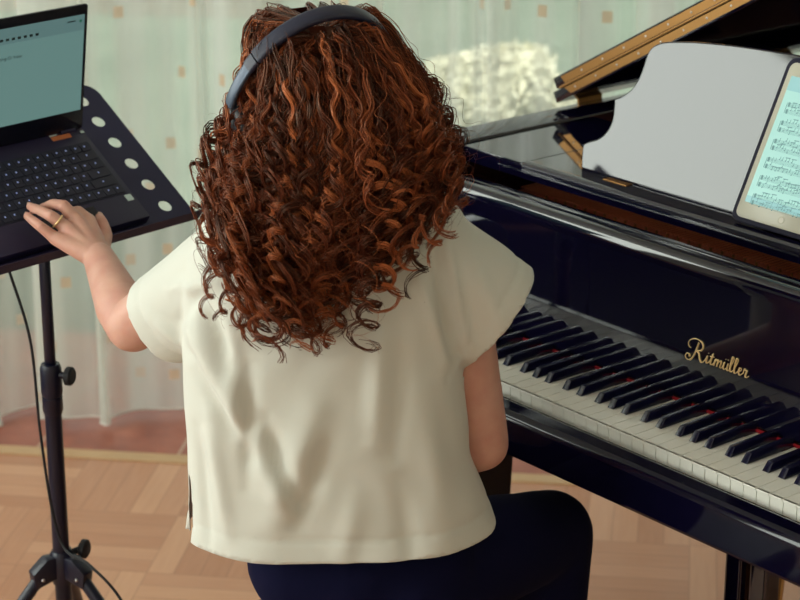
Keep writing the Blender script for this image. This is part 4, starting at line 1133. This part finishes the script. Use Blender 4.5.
# dense under-layer of hair over the skull and nape
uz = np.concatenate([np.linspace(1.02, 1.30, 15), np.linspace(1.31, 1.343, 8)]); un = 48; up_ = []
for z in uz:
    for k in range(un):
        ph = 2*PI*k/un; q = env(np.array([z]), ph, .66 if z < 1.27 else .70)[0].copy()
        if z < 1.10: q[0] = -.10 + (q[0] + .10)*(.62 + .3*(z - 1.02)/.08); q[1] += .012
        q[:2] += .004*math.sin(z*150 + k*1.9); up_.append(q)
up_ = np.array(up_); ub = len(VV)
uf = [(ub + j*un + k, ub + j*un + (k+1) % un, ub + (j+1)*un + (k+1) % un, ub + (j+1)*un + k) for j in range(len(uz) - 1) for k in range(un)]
# leave the face free
fdn = np.array(FD)
cen = np.array([np.mean(up_[[i - ub for i in f]], 0) for f in uf])
rel = cen - np.array(HC); keep = ~(((rel[:, :2] @ fdn[:2]) > .052) & (cen[:, 2] < 1.315))
uf = np.array(uf)[keep]
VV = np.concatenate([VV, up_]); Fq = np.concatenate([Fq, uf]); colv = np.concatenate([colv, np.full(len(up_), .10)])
VV = VV - np.array(OFF)
me = bpy.data.meshes.new('hair'); me.vertices.add(len(VV)); me.vertices.foreach_set('co', VV.ravel().astype(np.float32))
me.loops.add(len(Fq)*4); me.loops.foreach_set('vertex_index', Fq.ravel().astype(np.int32))
me.polygons.add(len(Fq)); me.polygons.foreach_set('loop_start', np.arange(0, len(Fq)*4, 4, dtype=np.int32)); me.polygons.foreach_set('loop_total', np.full(len(Fq), 4, dtype=np.int32))
me.update(); me.validate()
me.polygons.foreach_set('use_smooth', np.ones(len(me.polygons), dtype=bool))
at = me.attributes.new('strand', 'FLOAT', 'POINT'); at.data.foreach_set('value', colv.astype(np.float32))
me.materials.append(M['hair'])
HAIR = link(bpy.data.objects.new('hair', me), PER); HAIR['label'] = 'long curly auburn hair'

# ------------------------------------------------------------------ headphones worn over the hair
HPC = HC + Vector((0, 0, .008))
HP = empty('headphones', tuple(HPC), 0, 'dark headphones worn over the curly auburn hair', 'headphones')
upv = Vector((.036, -.058, .128)); lv = LD*.120
wn_ = lv.cross(upv).normalized()
def sweep(a0, a1, n, width, thick, off=0.0, taper=0):
    bm = bmesh.new(); rows = []
    for k in range(n + 1):
        a = a0 + (a1 - a0)*k/n; p = lv*math.cos(a) + upv*math.sin(a); tn = (lv*-math.sin(a) + upv*math.cos(a)).normalized(); out = wn_.cross(tn)
        if out.dot(p) < 0: out = -out
        row = []
        for m in range(16):
            b_ = 2*PI*m/16; c_, s_ = math.cos(b_), math.sin(b_)
            row.append(bm.verts.new(p + out*off + wn_*(width/2)*math.copysign(abs(c_)**.6, c_) + out*(thick/2)*math.copysign(abs(s_)**.6, s_)))
        rows.append(row)
    for i in range(n):
        for m in range(16): bm.faces.new((rows[i][m], rows[i][(m+1) % 16], rows[i+1][(m+1) % 16], rows[i+1][m]))
    bm.faces.new(rows[0]); bm.faces.new(rows[-1][::-1]); bmesh.ops.recalc_face_normals(bm, faces=bm.faces)
    mb = MB(); mb.add(bm); return mb
sweep(.62, PI - .62, 36, .024, .011).build('headband', M['band'], HP, auto=.9)
for a0, a1 in ((.06, .605), (PI - .605, PI - .06)):
    sl_ = sweep(a0, a1, 14, .019, .007).build('slider', M['slider'], HP, auto=.9)
    sweep(a0 + .43 if a0 < 1 else a0, a0 + .545 if a0 < 1 else a0 + .115, 4, .022, .0095).build('slider_clip', M['band'], sl_, auto=.9)
for sgn in (1, -1):
    ctr = LD*.101*sgn + Vector((0, 0, -.022)); ax = LD*sgn
    cup = MB(); cup.tube([ctr + ax*a for a in (-.004, .004, .012, .016)], [.026, .029, .026, .018], 28); cup = cup.build('ear_cup', M['cushion'], HP, auto=.8)
    MB().tube([ctr + ax*a for a in (-.020, -.016, -.006, -.003)], [.023, .028, .028, .024], 28).build('ear_cushion', M['cushion'], cup, auto=.9)
    MB().tube([ctr + ax*.008 + Vector((0, 0, .030)), lv*sgn + ax*.001 + Vector((0, 0, .006))], .005, 10).build('yoke', M['slider'], cup)

# ------------------------------------------------------------------ piano bench under the person
BEN = empty('piano_bench', (-.050, 2.715, 0), PA, 'black upholstered piano bench the person sits on', 'bench')
MB().box((-.21, -.165, .365), (.21, .165, .400), .004).build('seat_frame', M['lacquer'], BEN, auto=.5)
MB().box((-.205, -.16, .4005), (.205, .16, .441), .016, None, 4).build('seat_cushion', M['cushion'], BEN, auto=.9)
for sx_ in (-1, 1):
    for sy_ in (-1, 1):
        MB().prism([(sx_*.18 - .022, sy_*.135 - .022, .366), (sx_*.18 + .022, sy_*.135 - .022, .366), (sx_*.18 + .022, sy_*.135 + .022, .366), (sx_*.18 - .022, sy_*.135 + .022, .366)], (0, 0, -.3655), .003).build('leg', M['lacquer'], BEN, auto=.5)

# ------------------------------------------------------------------ light, sky, camera
sc = bpy.context.scene
w = bpy.data.worlds.new('sky'); sc.world = w; w.use_nodes = True
bg = w.node_tree.nodes['Background']; bg.inputs['Color'].default_value = (.98, 1.0, .93, 1); bg.inputs['Strength'].default_value = .95
sl = bpy.data.lights.new('sun', 'SUN'); sl.energy = 5; sl.angle = math.radians(1.5); sl.color = (1, .95, .82)
so = bpy.data.objects.new('sun', sl); link(so); so.rotation_euler = Vector((-.22, .45, -.92)).to_track_quat('-Z', 'Y').to_euler()
cam = bpy.data.cameras.new('camera'); co_ = bpy.data.objects.new('camera', cam); link(co_)
co_.location = (0, 0, 1.89859); co_.rotation_euler = (PI/2 - .3335526, 0, 0)
cam.sensor_fit = 'HORIZONTAL'; cam.sensor_width = 36; cam.lens = 2100/800*36
cam.clip_start = .05
cam.dof.use_dof = True; cam.dof.focus_distance = 2.95; cam.dof.aperture_fstop = 6.3
sc.camera = co_
sc.view_settings.view_transform = 'Standard'; sc.view_settings.look = 'None'; sc.view_settings.gamma = 1; sc.view_settings.use_curve_mapping = False
sc.view_settings.exposure = 0.3
sc.cycles.use_denoising = True
sc.cycles.max_bounces = 10; sc.cycles.transparent_max_bounces = 16
sc.cycles.sample_clamp_indirect = 8
